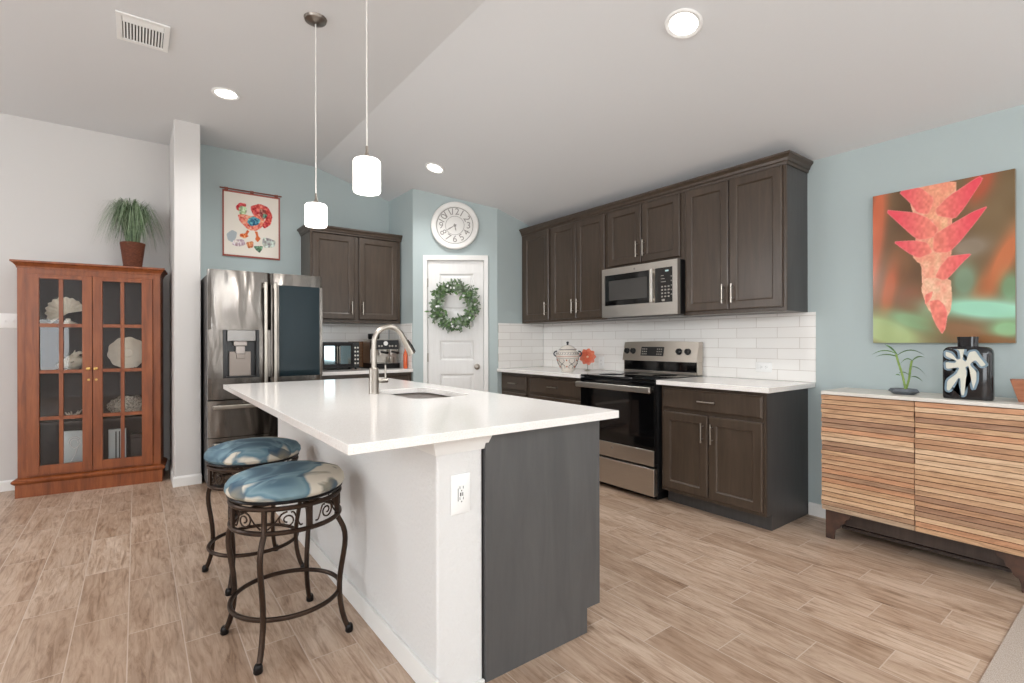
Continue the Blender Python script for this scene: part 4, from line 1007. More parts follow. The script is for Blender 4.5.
# ------------------------------------------------------------------ sideboard
SB0, SB1, SBF, SBT = 1.296, .385, 3.335, .892        # left end y, right end y, front x, top z
r = thing('slatted_sideboard', 'reclaimed wood sideboard with two slatted doors and dark carved feet', 'sideboard', (XR-.015, SB0, 0), RZ)
w_ = SB0-SB1; d = XR-.015-SBF
RAW = noisy('pale_raw_wood', (196, 160, 120), (216, 186, 150), (.8, 12, 12), 4, .6)
SLM, _a = attr_mat('reclaimed_slat_wood', .6); v_ = coords(SLM, (1.4, 9, 16)); g_ = ntex(SLM, v_, 4.5, 6, .65, 1.2); g2_ = ntex(SLM, coords(SLM, (3.5, 8, 20)), 2.4, 3, .6, .5)
c_ = mix(SLM, .8, _a.outputs['Color'], ramp(SLM, g_, [(.3, (160, 134, 112)), (.5, (232, 214, 196)), (.7, (255, 246, 234))]), 'MULTIPLY')
c_ = mix(SLM, ramp(SLM, g2_, [(.62, (0, 0, 0)), (.74, (120, 120, 120))]), c_, (104, 66, 48)); L(SLM, c_, bsdf(SLM).inputs['Base Color'])
TOPM = noisy('whitewashed_top', (206, 200, 190), (222, 218, 210), (1, 8, 8), 3, .35)
b = B(); b.box(.004, w_-.004, -d+.03, 0, .175, SBT-.022); b.build('carcass', DKWOOD, r, .002)
B().box(-.004, w_+.004, -d-.006, 0, SBT-.020, SBT).build('top', [TOPM], r, .002)
pal = [(206, 174, 142), (194, 158, 128), (220, 192, 162), (176, 146, 122), (202, 170, 140), (224, 200, 172), (166, 134, 112), (206, 162, 130), (190, 172, 152)]
nsl = 25; zz0, zz1 = .176, SBT-.022; p_ = (zz1-zz0)/nsl; rs = random.Random(11)
for k_, (x0, x1) in enumerate(((-.002, w_*.497-.002), (w_*.497+.002, w_+.002))):
    b = B(); b.col = (104, 76, 58); b.box(x0+.004, x1-.004, -d+.012, -d+.029, zz0, zz1)
    for j in range(nsl):
        z = zz0+j*p_; pr = rs.uniform(.003, .0085); b.col = rs.choice(pal)
        e0, e1 = rs.uniform(-.002, .002), rs.uniform(-.002, .002)
        b.prism([(-d+.012, z+.001), (-d+.012, z+p_-.001), (-d-pr*.9, z+p_-.0026), (-d-pr, z+.0016)], 'x', x0+e0, x1+e1)
    b.build('slatted_door', SLM, r, smooth=False, cols=True)
RUST = noisy('rusty_brown_metal', (46, 34, 30), (86, 58, 44), (1, 1, 1), 14, .55)
def foot(sx, fx, fy_):
    b = B(); s = sx; x = fx
    prof = [(0, 0), (.045, 0), (.047, .04), (.055, .06), (.075, .075), (.08, .095), (.10, .11), (.105, .13), (.13, .145), (.14, .172), (0, .172)]
    b.prism([(x+s*q, z) for q, z in prof], 'y', fy_, fy_+.018)
    prof2 = [(0, 0), (.04, 0), (.045, .05), (.06, .07), (.07, .10), (.09, .13), (.1, .172), (0, .172)]
    dd_ = 1 if fy_ < -d/2 else -1; yb = fy_+.018 if dd_ > 0 else fy_
    b.prism([(yb+dd_*q, z) for q, z in prof2], 'x', x, x+s*.018)
    return b.build('leg', RUST, r, .002)
for fx, sx in ((.012, 1), (w_-.012, -1)): foot(sx, fx, -d+.014); foot(sx, fx, -.03)
b = B(); b.box(.085, w_-.085, -d+.07, -d+.086, .085, .172); b.build('apron', DKWOOD, r, .002)
B().box(.06, w_-.06, -d+.12, -d+.14, .045, .065).build('stretcher', DKWOOD, r, .003)

B().box(.03, w_-.03, -.02, -.004, .012, .172).build('back_rail', DKWOOD, r, .002)  # dark panel put in for the shade under the sideboard
# vase
VM, _a = attr_mat('glazed_vase_print', .12); BLV = mat('black_glaze', (26, 25, 27), .1)
r = thing('patterned_vase', 'black glazed flask vase with a raised pale leaf pattern on the sideboard', 'vase', (3.44, .648, SBT+.001), RZ+.0)
hw, hd, vh = .098, .038, .268
def sup(t, a, c, e=.42): return (a*math.copysign(abs(math.cos(t))**e, math.cos(t)), c*math.copysign(abs(math.sin(t))**e, math.sin(t)))
b = B(); vs = []; fs = []; n = 48; lv = [(0, .97), (.01, 1.), (.235, 1.), (.252, .97), (.262, .90), (.268, .80), (.2705, .62)]
lv += [(.272, None), (.278, None), (.30, None), (.3185, None), (.322, None), (.322, 'in'), (.30, 'in')]
for z, s_ in lv:
    for i in range(n):
        t = 2*PI*i/n
        if s_ is None or s_ == 'in':
            q = .75 if s_ == 'in' else (1.0 if z < .31 else 1.06); x, y = sup(t, .040*q, .026*q, .6)
        else: x, y = sup(t, hw*s_, hd*(s_ if s_ > .9 else max(.72, s_)))
        vs.append((x, y, z))
k = len(lv)
fs = [(j*n+i, j*n+(i+1) % n, (j+1)*n+(i+1) % n, (j+1)*n+i) for j in range(k-1) for i in range(n)]; fs += [tuple(reversed(range(n))), tuple((k-1)*n+i for i in range(n))]
b.add(vs, fs); b.build('vase_body', BLV, r, ang=40)
# raised leaf pattern: slip outlines with thickness on the front face
PV = [mat('slate_slip', (112, 134, 148), .35), mat('cream_slip', (206, 205, 192), .4)]
def grow(p, g):
    n_ = len(p); ar = sum(p[i][0]*p[(i+1) % n_][1]-p[(i+1) % n_][0]*p[i][1] for i in range(n_)); sg = 1 if ar > 0 else -1; out_ = []
    for i in range(n_):
        (ax_, ay_), (bx_, by_) = p[i-1], p[(i+1) % n_]; tx_, ty_ = bx_-ax_, by_-ay_; l_ = math.hypot(tx_, ty_)+1e-9
        out_.append((p[i][0]+sg*ty_/l_*g, p[i][1]-sg*tx_/l_*g))
    return out_
VW = [((x-.090)*1.10, (z-.015)*1.06) for x, z in smoothpoly(VASE[1][1], 2)]
for i, (c, p) in enumerate(((0, grow(VW, .0085)), (1, grow(VW, -.0012)))):
    q = [(min(hw-.008, max(-hw+.003, x)), min(.258, max(.006, z))) for x, z in p]
    b = B(); b.prism(q, 'y', -hd-.0006-.0012*(i+1), -hd+.006); b.build('raised_leaf_outline' if i == 0 else 'raised_leaf', PV[i], r, smooth=False)

# bamboo in a dish
r = thing('lucky_bamboo', 'two crossed green bamboo stalks growing from a faceted grey dish on the sideboard', 'potted plant', (3.47, .928, SBT+.001), RZ)
STONE = noisy('slate_dish', (74, 80, 86), (98, 104, 110), (1, 1, 1), 20, .3)
b = B(); b.lathe([(0, 0), (.048, 0), (.074, .016), (.062, .032), (.054, .032), (.05, .02), (0, .02)], n=6, sx=1., sy=.7); b.build('dish', STONE, r, smooth=False)
B().lathe([(0, .0205), (.047, .0205), (.046, .026), (0, .027)], n=12, sx=1, sy=.68).build('pebbles', noisy('grey_pebbles', (90, 86, 80), (150, 146, 138), (1, 1, 1), 120, .6, bmp=.4), r)
BAM = noisy('bamboo_green', (104, 136, 60), (142, 168, 84), (1, 1, 1), 30, .45); BLF = leafmat('bamboo_leaf', (66, 104, 54), (100, 138, 72))
def stalk(p0, p1, n_=7):
    p0, p1 = Vector(p0), Vector(p1); pts = []; rad = []
    for i in range(n_*4+1):
        t = i/(n_*4); pts.append(p0.lerp(p1, t)+Vector((math.sin(t*5)*.003, 0, 0))); rad.append(.0062 if i % 4 == 0 else .0052)
    b = B(); b.tube(pts, rad, 10); return b.build('stalk', BAM, r)
stalk((.008, 0, .026), (-.030, -.004, .225)); stalk((.008, .01, .026), (.040, .004, .19))
b = B()
def arch(p, d, ln, wd, up=.5, droop=.9, n_=8):
    p = Vector(p); d = Vector(d).normalized(); sd = Vector((0, 1, 0)); vs = []
    for i in range(n_+1):
        t = i/n_; q = p+d*ln*t+Vector((0, 0, ln*(up*t-droop*t*t))); w2 = wd*max(.04, math.sin(PI*min(1, t*.9+.1))**.7)*.5; s2 = d.cross(Vector((0, 0, 1))).normalized(); s2 = (s2+Vector((0, 0, .6))).normalized(); vs += [q-s2*w2, q+s2*w2]
    b.add(vs, [(2*i, 2*i+1, 2*i+3, 2*i+2) for i in range(n_)])
for p, d, ln, up, dr_2 in (((-.03, 0, .225), (-1, -.1, 0), .12, .75, .8), ((-.03, 0, .225), (-.6, .3, 0), .08, 1.2, .5), ((-.028, 0, .22), (1, .1, 0), .12, 1.0, 1.0), ((-.026, 0, .21), (-1, .4, 0), .14, .4, .45),
                        ((.04, 0, .19), (-.9, -.2, 0), .055, 1.1, 1.5), ((.04, 0, .19), (.5, -.1, 0), .06, 1.3, 1.0), ((.036, 0, .155), (1, 0, 0), .085, .35, 1.4), ((-.02, 0, .12), (1, 0, 0), .06, .6, 1.1), ((.035, 0, .1), (.5, .2, 0), .05, .4, .9), ((-.018, 0, .105), (-.7, .2, 0), .03, .8, 1.)):
    arch(p, d, ln, .012, up, dr_2)
b.build('leaves', BLF, r, recalc=False)
# wooden bowl at the end of the sideboard
r = thing('wooden_bowl', 'flared square wooden bowl on the right end of the sideboard, cut by the picture edge', 'bowl', (3.50, .435, SBT+.001), .15)
b = B(); vs = []
for s_, z in ((.036, 0), (.066, .108), (.060, .108), (.03, .012)):
    for a in range(4): t = PI/4+a*PI/2; vs.append((s_*1.414*math.cos(t), s_*1.414*math.sin(t), z))
fs = [(j*4+i, j*4+(i+1) % 4, j*4+4+(i+1) % 4, j*4+4+i) for j in range(3) for i in range(4)]+[(3, 2, 1, 0), (12, 13, 14, 15)]
b.add(vs, fs); b.build('bowl_body', noisy('red_brown_wood', (146, 92, 66), (176, 118, 88), (1, 1, 6), 8, .45), r, .002)

# jar and flower on the counter
r = thing('ginger_jar', 'white lidded ceramic jar painted with black and rust folk patterns, left of the orange flower', 'jar', (3.25, 3.45, .912), -.85)
CER = mat('cream_ceramic', (222, 214, 204), .2); INK = mat('black_glaze_line', (44, 46, 54), .35); RUSTP = mat('rust_glaze_line', (170, 96, 70), .35)
b = B(); jp = [(0, 0), (.052, 0), (.056, .008), (.066, .03), (.088, .075), (.104, .12), (.110, .15), (.104, .175), (.086, .192), (.074, .198), (.074, .203), (0, .203)]
b.lathe(jp, n=48); body = b.build('jar_body', CER, r)
def jr(z):
    for (r0, z0), (r1, z1) in zip(jp[1:], jp[2:]):
        if z0 <= z <= z1 and z1 > z0: return r0+(r1-r0)*(z-z0)/(z1-z0)
    return .1
b = B()
for z in (.182, .160, .128): b.ring((0, 0, z), jr(z)+.0008, .0014, 60, 6)
for i in range(26):
    a = i*2*PI/26; z = .171; R0 = jr(z)+.001; b.tube([(R0*math.cos(a+.06*t), R0*math.sin(a+.06*t), z+.006*math.sin(t*3)) for t in (-1, -.5, 0, .5, 1)], .002, 5)
for k_ in range(6):
    a0 = k_*PI/3
    for m_ in (-1, 1):
        for f_ in (-1, 1):
            pts = []
            for i in range(9): t = i/8; z = .075+f_*.042*t; a = a0+m_*(.30*math.sin(t*PI*.75)); R0 = jr(z)+.0012; pts.append((R0*math.cos(a), R0*math.sin(a), z))
            b.tube(pts, .0022, 5)
    R0 = jr(.075)+.001; b.ball((R0*math.cos(a0), R0*math.sin(a0), .075), .006, .006, .006, 8, 6)
b.build('painted_lines', INK, r)
b = B(); b.ring((0, 0, .145), jr(.145)+.0006, .0022, 60, 6)
for k_ in range(6):
    a0 = k_*PI/3+PI/6
    for z in (.11, .05): R0 = jr(z)+.001; b.ball((R0*math.cos(a0), R0*math.sin(a0), z), .007, .007, .009, 8, 6)
b.build('painted_dots', RUSTP, r)
for s_ in (-1, 1):
    b = B(); b.tube([(s_*(.100+.030*math.sin(t)), 0, .168+.024*math.cos(t)) for t in [PI*i/10 for i in range(11)]], .0065, 10); b.build('handle', INK, r)
b = B(); b.lathe([(0, .204), (.082, .204), (.084, .209), (.076, .216), (.056, .232), (.028, .246), (.014, .250), (.0, .2505)], n=48); ld_ = b.build('lid', CER, r)
B().ring((0, 0, .2095), .0842, .0022, 60, 6).build('lid_line', INK, ld_)
B().lathe([(.010, .2506), (.008, .262), (.013, .270), (.011, .280), (0, .285)], n=20).build('finial', INK, ld_)
r = thing('flower_ornament', 'orange glass flower ornament on a thin stand between the painted jar and the range', 'ornament', (3.53, 3.465, .912), -.78)
ORG = noisy('orange_red_glass', (214, 84, 62), (240, 150, 116), (1, 1, 1), 16, .15); 
b = B(); b.lathe([(0, 0), (.03, 0), (.03, .004), (.006, .008), (0, .008)], n=20); b.tube([(0, 0, .006), (.002, .01, .06), (0, .008, .12)], .003, 8); b.build('stand', mat('grey_green_stem', (120, 122, 100), .4), r)
rf = random.Random(4)
for ring_, (cnt, ln, y, up) in enumerate(((9, .082, 0, .1), (8, .060, -.012, .5), (6, .036, -.020, 1.1))):
    for i in range(cnt):
        a = 2*PI*i/cnt+ring_*.35; b = B(); b.leaf((0, y, .134), (math.cos(a), -up, math.sin(a)), (0, -1, .001), ln, ln*.95); 
        q = b.v[:]; m_ = len(q); b.add([(x, y_+.0025, z) for x, y_, z in q], [tuple(reversed(f_)) for f_ in b.f]); b.build('petal', ORG, r, recalc=False)
B().ball((0, -.03, .134), .012, .010, .012, 12, 8).build('flower_centre', mat('pale_glass', (236, 196, 170), .2), r)

# ------------------------------------------------------------------ glass-door cabinet in the nook
CW, CD = .905, .30
r = thing('curio_cabinet', 'tall cherry wood display cabinet with two glazed eight-pane doors', 'display cabinet', (-.285, 5.315, 0), -.105)
W = CW/2; t = .02
b = B(); b.box(-W, -W+t, 0.02, CD, .15, 1.775); b.box(W-t, W, .02, CD, .15, 1.775); b.box(-W+t, W-t, .02, CD, 1.757, 1.775); b.box(-W+t, W-t, .02, CD, .15, .17)
b.build('carcass', CHERRY, r, .002)
B().box(-W+t, W-t, CD-.012, CD-.001, .17, 1.757).build('back_panel', cab_wood('dark_cherry_back', (34, 22, 18), (42, 28, 22), (52, 34, 27), .6), r)
b = B(); b.box(-W, -W+.052, 0, .019, .15, 1.775); b.box(W-.052, W, 0, .019, .15, 1.775); b.box(-W+.052, W-.052, 0, .019, 1.735, 1.775); b.box(-W+.052, W-.052, 0, .019, .15, .165); b.build('face_frame', CHERRY, r, .0015)
b = B()
def moulding(b, prof, hw_, yb):
    k_ = len(prof); vs = [p for q, z in prof for p in ((-hw_-q, yb, z), (-hw_-q, -q, z), (hw_+q, -q, z), (hw_+q, yb, z))]
    fs = [(j*4+i, j*4+i+1, ((j+1) % k_)*4+i+1, ((j+1) % k_)*4+i) for j in range(k_) for i in range(4-1)]+[(j*4+3, j*4, ((j+1) % k_)*4, ((j+1) % k_)*4+3) for j in range(k_)]
    b.add(vs, fs)
moulding(b, [(0, 1.7755), (.004, 1.7755), (.006, 1.79), (.022, 1.812), (.034, 1.820), (.034, 1.834), (0, 1.834)], W, CD-.0)
b.box(-W-.001, W+.001, 0, CD, 1.820, 1.8338); b.build('crown', CHERRY, r, smooth=False)
b = B(); moulding(b, [(0, .1), (.014, .1), (.030, .118), (.032, .13), (.022, .14), (.004, .149), (0, .1495)], W, CD); b.box(-W-.012, W+.012, -.012, CD, 0, .1); b.build('plinth', CHERRY, r, smooth=False)
for z in (.56, .965, 1.345): B().box(-W+t+.001, W-t-.001, .03, CD-.013, z-.016, z).build('shelf', DKWOOD, r)
for s_, (x0, x1) in ((-1, (-W+.054, -.002)), (1, (.002, W-.054))):
    b = B(); z0, z1 = .167, 1.733; so, si = .075, .062
    gx0, gx1 = (x0+so, x1-si) if s_ < 0 else (x0+si, x1-so); gz0, gz1 = .235, 1.70; f0, f1 = -.018, .004
    b.box(x0, gx0, f0, f1, z0, z1); b.box(gx1, x1, f0, f1, z0, z1); b.box(gx0, gx1, f0, f1, z0, gz0); b.box(gx0, gx1, f0, f1, gz1, z1)
    mx = (gx0+gx1)/2; b.box(mx-.013, mx+.013, f0+.003, f1-.002, gz0, gz1)
    hh = (gz1-gz0)/4
    for j in (1, 2, 3): b.box(gx0, gx1, f0+.003, f1-.002, gz0+hh*j-.014, gz0+hh*j+.014)
    dd = b.build('door', CHERRY, r, .0015)
    B().box(gx0, gx1, -.003, -.0015, gz0, gz1).build('glass_pane', GLASS, dd)
    kx = x1-.022 if s_ < 0 else x0+.022
    b = B(); b.T = Matrix.Translation((kx, f0, .985)) @ Matrix.Rotation(PI/2, 4, 'X'); b.lathe([(.012, 0), (.012, .003), (.006, .006), (.006, .014), (.013, .02), (.012, .027), (0, .03)], n=18); b.build('knob', BRASS, dd)
    b = B(); b.cyl((kx, f0, .895), (kx, f0-.004, .895), .009, 14); b.build('keyhole_plate', BRASS, dd)
CAR = (-.285, 5.315, -.105)
def inside(lx, ly, z): c_, s_ = math.cos(CAR[2]), math.sin(CAR[2]); return (CAR[0]+lx*c_-ly*s_, CAR[1]+lx*s_+ly*c_, z)
SHELL = noisy('cream_shell', (214, 202, 180), (234, 226, 208), (1, 1, 1), 30, .5)
# scallop
def fan(name, label, cat, loc, rz, R, depth, ribs=11, tilt_=.0, zc=None, m=SHELL):
    r_ = thing(name, label, cat, loc, rz); b = B(); nr, na = 10, ribs*6; vs = []; fs = []
    for side in (0, 1):
        for i in range(nr+1):
            u = i/nr
            for j in range(na+1):
                a = (-.80+1.6*j/na)*PI*.74+PI/2+.45; rip = math.cos(j/6*2*PI); rad = R*u*(1+.035*rip*u); bl = depth*math.sin(min(1, u)*PI*.55)*(1-.4*abs(2*j/na-1)**2)
                vs.append((rad*math.cos(a), -bl-.006*rip*u+(.006 if side else 0), R*.76+rad*math.sin(a)))
    k_ = na+1; off = (nr+1)*k_
    for i in range(nr):
        for j in range(na): q = (i*k_+j, i*k_+j+1, (i+1)*k_+j+1, (i+1)*k_+j); fs.append(q); fs.append(tuple(off+x for x in reversed(q)))
    for j in range(na): fs.append((nr*k_+j, nr*k_+j+1, off+nr*k_+j+1, off+nr*k_+j))
    b.add(vs, fs); b.build('shell', m, r_, recalc=False, ang=60)
    b = B(); b.lathe([(0, 0), (R*.5, 0), (R*.46, .012), (R*.16, .03), (R*.12, R*.4), (0, R*.42)], n=24, sx=1, sy=.55); b.build('shell_base', m, r_); return r_
fan('scallop_shell', 'large cream scallop shell on the top left shelf of the display cabinet', 'seashell', inside(-.185, .17, 1.346), -.2, .125, .07)
# conch
r = thing('conch_shell', 'spiny cream conch shell on the second shelf behind the left glass door', 'seashell', inside(-.155, .15, .966), -.3)
b = B(); prof = [(0, -.10), (.012, -.085), (.03, -.05), (.055, -.01), (.062, .015), (.045, .035), (.040, .045), (.030, .058), (.024, .066), (.014, .078), (0, .09)]
b.T = Matrix.Translation((0, 0, .066)) @ Matrix.Rotation(1.35, 4, 'Y'); b.lathe([(q*1.1, z*1.15) for q, z in prof], n=28)
for i in range(8): a = i*2*PI/8; b.cyl((.055*math.cos(a), .055*math.sin(a), .02), (.098*math.cos(a), .098*math.sin(a), .04), .014, 8, .002) if math.cos(a) < .6 else None
b.build('shell', SHELL, r)
b = B(); b.tube([(.02, -.03, .12), (.06, -.03, .15), (.09, -.02, .14)], [.02, .014, .004], 8); b.build('shell_lip', SHELL, r)
# platter
r = thing('shell_platter', 'round cream ruffled platter standing on the second shelf behind the right glass door', 'platter', inside(.21, .16, .966), -.1)
b = B(); vs = []; fs = []; n = 60; pr = [(0, 0), (.035, .002), (.04, -.006), (.085, -.010), (.125, -.026), (.135, -.03), (.133, -.022), (.085, -.003), (0, .006)]
for q, y in pr:
    for i in range(n): a = 2*PI*i/n; k_ = 1+(.03*math.sin(a*10) if q > .1 else 0); vs.append((q*k_*math.cos(a), y, .142+q*k_*math.sin(a)))
fs = [(j*n+i, j*n+(i+1) % n, (j+1)*n+(i+1) % n, (j+1)*n+i) for j in range(len(pr)-1) for i in range(n)]
b.add(vs, fs); b.build('plate', noisy('cream_plate', (208, 196, 176), (226, 216, 198), (1, 1, 1), 18, .3), r)
b = B()
for s_ in (-1, 1): b.tube([(s_*.05, -.05, .02), (s_*.05, -.035, .003), (s_*.05, .05, .003), (s_*.03, .03, .16)], .003, 6)
b.build('plate_stand', DARKM, r)
r = thing('coral_slab', 'speckled grey coral slab lying on the third shelf behind the right glass door', 'coral', inside(.215, .15, .561), -.1)
b = B(); b.ball((0, 0, .09), .145, .05, .088, 32, 20); b.v = [tuple(Vector(p)*1.0+Vector(p).normalized()*(noise.noise(Vector(p)*38)*.018)) for p in b.v]; b.v = [(x, y, max(0.0, z)) for x, y, z in b.v]
b.build('coral', noisy('speckled_coral', (98, 92, 84), (196, 188, 174), (1, 1, 1), 90, .8, bmp=.6, lo=.4, hi=.6), r)
r = thing('small_coral', 'small pale branching coral on the third shelf behind the left glass door', 'coral', inside(-.15, .14, .561), .1)
b = B()
for i in range(14): a = i*2*PI/14; k_ = rnd.uniform(.4, 1); b.tube([(0, 0, .012), (.03*math.cos(a), .02*math.sin(a), .03*k_+.014), (.07*math.cos(a)*k_, .03*math.sin(a), .075*k_+.014)], [.011, .009, .003], 7)
b.build('coral', noisy('pale_coral', (170, 158, 144), (206, 196, 182), (1, 1, 1), 60, .8), r)
GL2 = mat('frosted_glass_block', (196, 204, 204), .25)
r = thing('glass_plaque', 'pale etched glass plaque standing on the bottom shelf behind the left glass door', 'plaque', inside(-.135, .12, .171), -.15)
B().box(-.085, .085, 0, .03, .001, .30).build('plaque_body', GL2, r, .004)
b = B(); b.tube([(.035*math.cos(t)*(1+t*.1)*.6, -.003, .2+.035*math.sin(t)*(1+t*.1)*.8) for t in [i*.35 for i in range(28)]], .003, 5); b.tube([(.02, -.003, .17), (.0, -.003, .10), (-.03, -.003, .04)], .003, 5); b.build('etched_scroll', PLASTIC, r)
r = thing('glass_plaque', 'narrow white glass plaque with dark vertical lines behind the right glass door', 'plaque', inside(.14, .12, .171), -.1)
B().box(-.06, .06, 0, .03, .001, .29).build('plaque_body', GL2, r, .004)
b = B(); b.box(-.012, -.004, -.003, -.0003, .02, .27); b.box(.012, .02, -.003, -.0003, .02, .27); b.build('dark_line', DARKM, r)
r = thing('storage_box', 'dark brown box on the bottom shelf at the right end of the display cabinet', 'box', inside(.30, .14, .171), -.1)
B().box(-.07, .07, 0, .1, .0, .2).build('box_body', DKWOOD, r, .004); B().box(-.073, .073, -.003, .103, .2005, .23).build('box_lid', DKWOOD, r, .004)

# grass plant in a wicker basket
bx, by, bz = inside(.245, .16, 1.835)
r = thing('potted_grass', 'bushy green grass plant in a brown wicker basket on top of the display cabinet', 'potted plant', (bx, by, bz))
WK = noisy('brown_wicker', (86, 44, 28), (128, 72, 46), (1, 1, 1), 60, .7)
b = B()
for j in range(22):
    z = .006+j*.0102; R0 = .058+.026*j/21; n = 48
    b.tube([((R0+.0028*math.cos(i*PI/2+(j % 2)*PI))*math.cos(2*PI*i/n), (R0+.0028*math.cos(i*PI/2+(j % 2)*PI))*math.sin(2*PI*i/n), z) for i in range(n)], .0056, 6, True)
b.lathe([(0, .001), (.056, .001), (.076, .205), (0, .205)], n=24); b.build('wicker_basket', WK, r)
GRS = [leafmat('grass_green', (66, 92, 58), (104, 132, 88)), leafmat('grass_grey_green', (112, 132, 104), (150, 166, 136)), leafmat('grass_dark', (48, 66, 46), (76, 96, 66))]
b = B(); rg = random.Random(5)
for i in range(760):
    a = rg.uniform(0, 2*PI); sp = 1.25*rg.random()**.75; h_ = rg.uniform(.27, .41)*(1-.12*sp); out_ = .04+.25*sp*rg.uniform(.6, 1.1)
    out_ = min(out_, .245)
    if math.sin(a) > 0: out_ *= .6
    p0 = Vector((.05*rg.random()*math.cos(a), .05*rg.random()*math.sin(a), .205)); n_ = 7; vs = []; sd = Vector((-math.sin(a), math.cos(a), 0)); wd = rg.uniform(.003, .0052); tw = rg.uniform(-.5, .5)
    for k_ in range(n_+1):
        t_ = k_/n_; q = p0+Vector((math.cos(a), math.sin(a), 0))*out_*(t_**1.25)*1.05+Vector((0, 0, h_*math.sin(t_*PI*(.5+.44*sp)))); q += sd*tw*.05*t_*t_
        w2 = wd*(1-t_**2)*.5+.0003; vs += [q-sd*w2, q+sd*w2]
    b.mi = rg.choice((0, 0, 1, 1, 2)); b.add(vs, [(2*k_, 2*k_+1, 2*k_+3, 2*k_+2) for k_ in range(n_)])
o = b.build('grass_blades', GRS, r, recalc=False); o['kind'] = 'stuff'

# ------------------------------------------------------------------ bar stools
BRZ = noisy('bronze_metal', (44, 33, 27), (70, 54, 43), (1, 1, 1), 10, .36, .7)
def fabric():
    m = mat('watercolour_fabric', (90, 130, 150), .8); v = coords(m, (1, 1, 1)); f = ntex(m, v, 3.6, 2.5, .5, 1.0); g = ntex(m, coords(m, (1, 1.5, 1)), 4.5, 2.5, .5, 1.2)
    c = ramp(m, f, [(.30, (44, 64, 82)), (.42, (70, 98, 114)), (.48, (116, 142, 150)), (.51, (84, 116, 132)), (.535, (206, 198, 182)), (.67, (212, 204, 190)), (.71, (140, 126, 102))])
    for_ = ramp(m, g, [(.55, (0, 0, 0)), (.60, (255, 255, 255))])
    c2 = mix(m, for_, c, ramp(m, f, [(.35, (120, 146, 154)), (.5, (58, 84, 104)), (.62, (150, 142, 120))]))
    L(m, c2, bsdf(m).inputs['Base Color']); bump(m, ntex(m, v, 300, 2), .08, .002); return m
FAB = fabric()
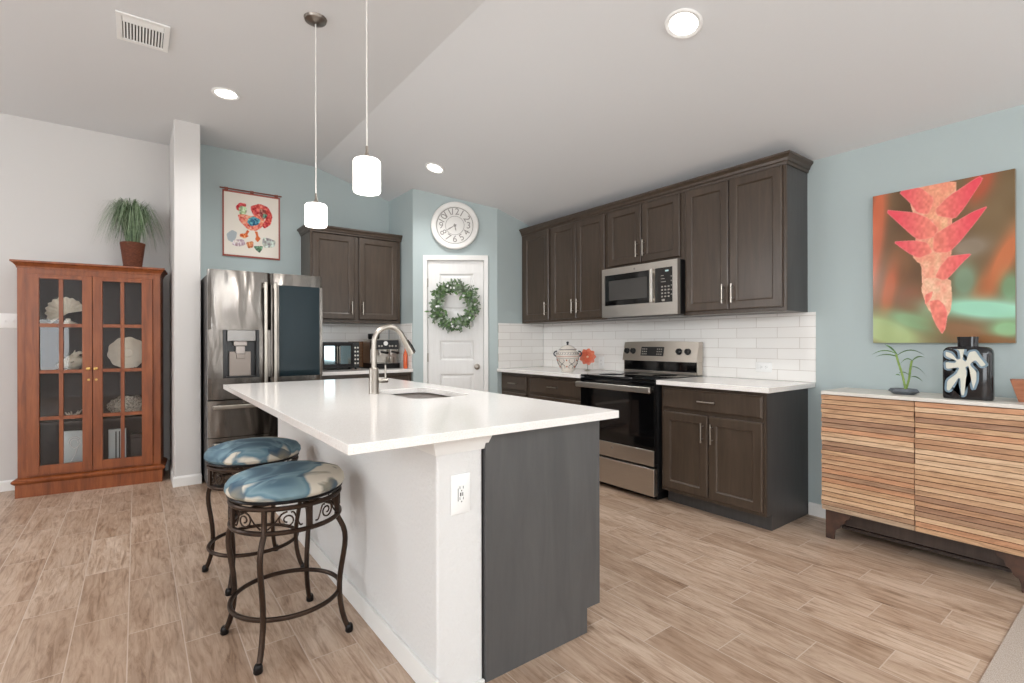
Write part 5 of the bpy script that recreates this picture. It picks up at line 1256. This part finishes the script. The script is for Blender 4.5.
def make_stool():
    r = thing('bar_stool', '', 'bar stool', (0, 0, 0)); Rr = .205
    B().lathe([(0, .602), (.207, .602), (.219, .608), (.2255, .620), (.2235, .636), (.210, .654), (.172, .668), (.11, .677), (.05, .680), (0, .6805)], n=64).build('seat_cushion', FAB, r)
    B().lathe([(0, .592), (.214, .592), (.217, .597), (.214, .602), (0, .6015)], n=64).build('seat_plate', DARKM, r)
    B().lathe([(0, .582), (.10, .582), (.10, .5915), (0, .5915)], n=32).build('swivel_plate', DARKM, r)
    fr = B(); fr.ring((0, 0, .574), Rr, .0095, 64, 10); fr.ring((0, 0, .484), Rr, .0095, 64, 10)
    for k in range(2): a = PI/4*0+k*PI/2+math.radians(10); fr.tube([(Rr*math.cos(a), Rr*math.sin(a), .576), (-Rr*math.cos(a), -Rr*math.sin(a), .576)], .008, 6)
    fr.build('ring_frame', BRZ, r)
    for k in range(4):
        a = math.radians(55+90*k+45); b = B(); b.box(Rr-.005, Rr+.005, -.011, .011, .486, .572); b.v = [(x*math.cos(a)-y*math.sin(a), x*math.sin(a)+y*math.cos(a), z) for x, y, z in b.v]
        # post between the rings at each mid panel
        b.build('ring_post', BRZ, r, smooth=False)
    for k in range(4):                               # scrolls
        b = B(); a0 = math.radians(55+90*k)
        for s_ in (-1, 1):
            for h2 in (0, 1):
                pts = []
                c0 = a0+s_*(.40 if h2 == 0 else .40)
                if h2 == 0:
                    for i in range(24): t = i/23; rad = .033*(1-.75*t); th = PI*.5+t*PI*3; pts.append((c0+s_*rad*math.cos(th)/Rr*1.0, .530+rad*math.sin(th)*.95))
                    pts = [(a0+s_*.06, .498), (a0+s_*.18, .52), (a0+s_*.3, .553)]+pts
                else:
                    for i in range(12): t = i/11; pts.append((a0+s_*(.46+.20*t), .556-.05*t+.012*math.sin(t*2*PI)))
                b.tube([(Rr*math.cos(u), Rr*math.sin(u), z) for u, z in pts], .0032, 6)
        b.build('scroll', BRZ, r)
    FA = .253
    for k in range(4):
        a = math.radians(55+90*k); c_, s_ = math.cos(a), math.sin(a)
        prof = [(Rr-.002, .572), (Rr-.002, .53), (Rr-.001, .484), (.209, .472), (.219, .455), (.229, .435), (.2355, .412), (.2375, .385), (.2355, .355), (.230, .32), (.223, .28), (.217, .24), (.2135, .20), (.2135, .16), (.2175, .12), (.225, .08), (.236, .045), (.250, .014)]
        b = B(); b.tube([(q*c_, q*s_, z) for q, z in prof], [.0105]*3+[.0108]*15, 10); lg = b.build('leg', BRZ, r)
        b = B(); b.lathe([(0, 0), (.014, 0), (.0165, .005), (.0155, .014), (.0162, .018), (.0135, .028), (.0105, .032), (0, .033)], (FA*c_, FA*s_, 0), 18); b.build('foot_cap', DARKM, lg)
    fr = B(); fr.ring((0, 0, .165), .2065, .0092, 64, 10); fr.build('foot_ring', BRZ, r)
    return r
s1 = make_stool(); s1.location = (.494, 2.204, 0); s1['label'] = 'near bar stool with watercolour blue seat, closest to the camera'; s1['group'] = 'bar stools at the island'
s2 = copy_tree(s1); s2.location = (.492, 2.905, 0); s2.rotation_euler = (0, 0, PI/2); s2['label'] = 'far bar stool with watercolour blue seat, partly hidden behind the near one'

# ------------------------------------------------------------------ rug
def rugmat():
    m = mat('woven_rug', (190, 178, 166), .95); v = coords(m); f = ntex(m, coords(m, (26, 90, 1)), 5, 3); g = ntex(m, v, 60, 2)
    L(m, ramp(m, f, [(.3, (148, 133, 122)), (.5, (176, 162, 150)), (.7, (196, 184, 173))]), bsdf(m).inputs['Base Color']); bump(m, g, .5, .004); return m
r = thing('area_rug', 'pale grey woven flat rug at the bottom right corner of the floor', 'rug', (2.2, -.9, 0))
B().box(-1.4, 1.069, -1.2, 1.315, .0012, .007).build('rug_field', rugmat(), r, .002)
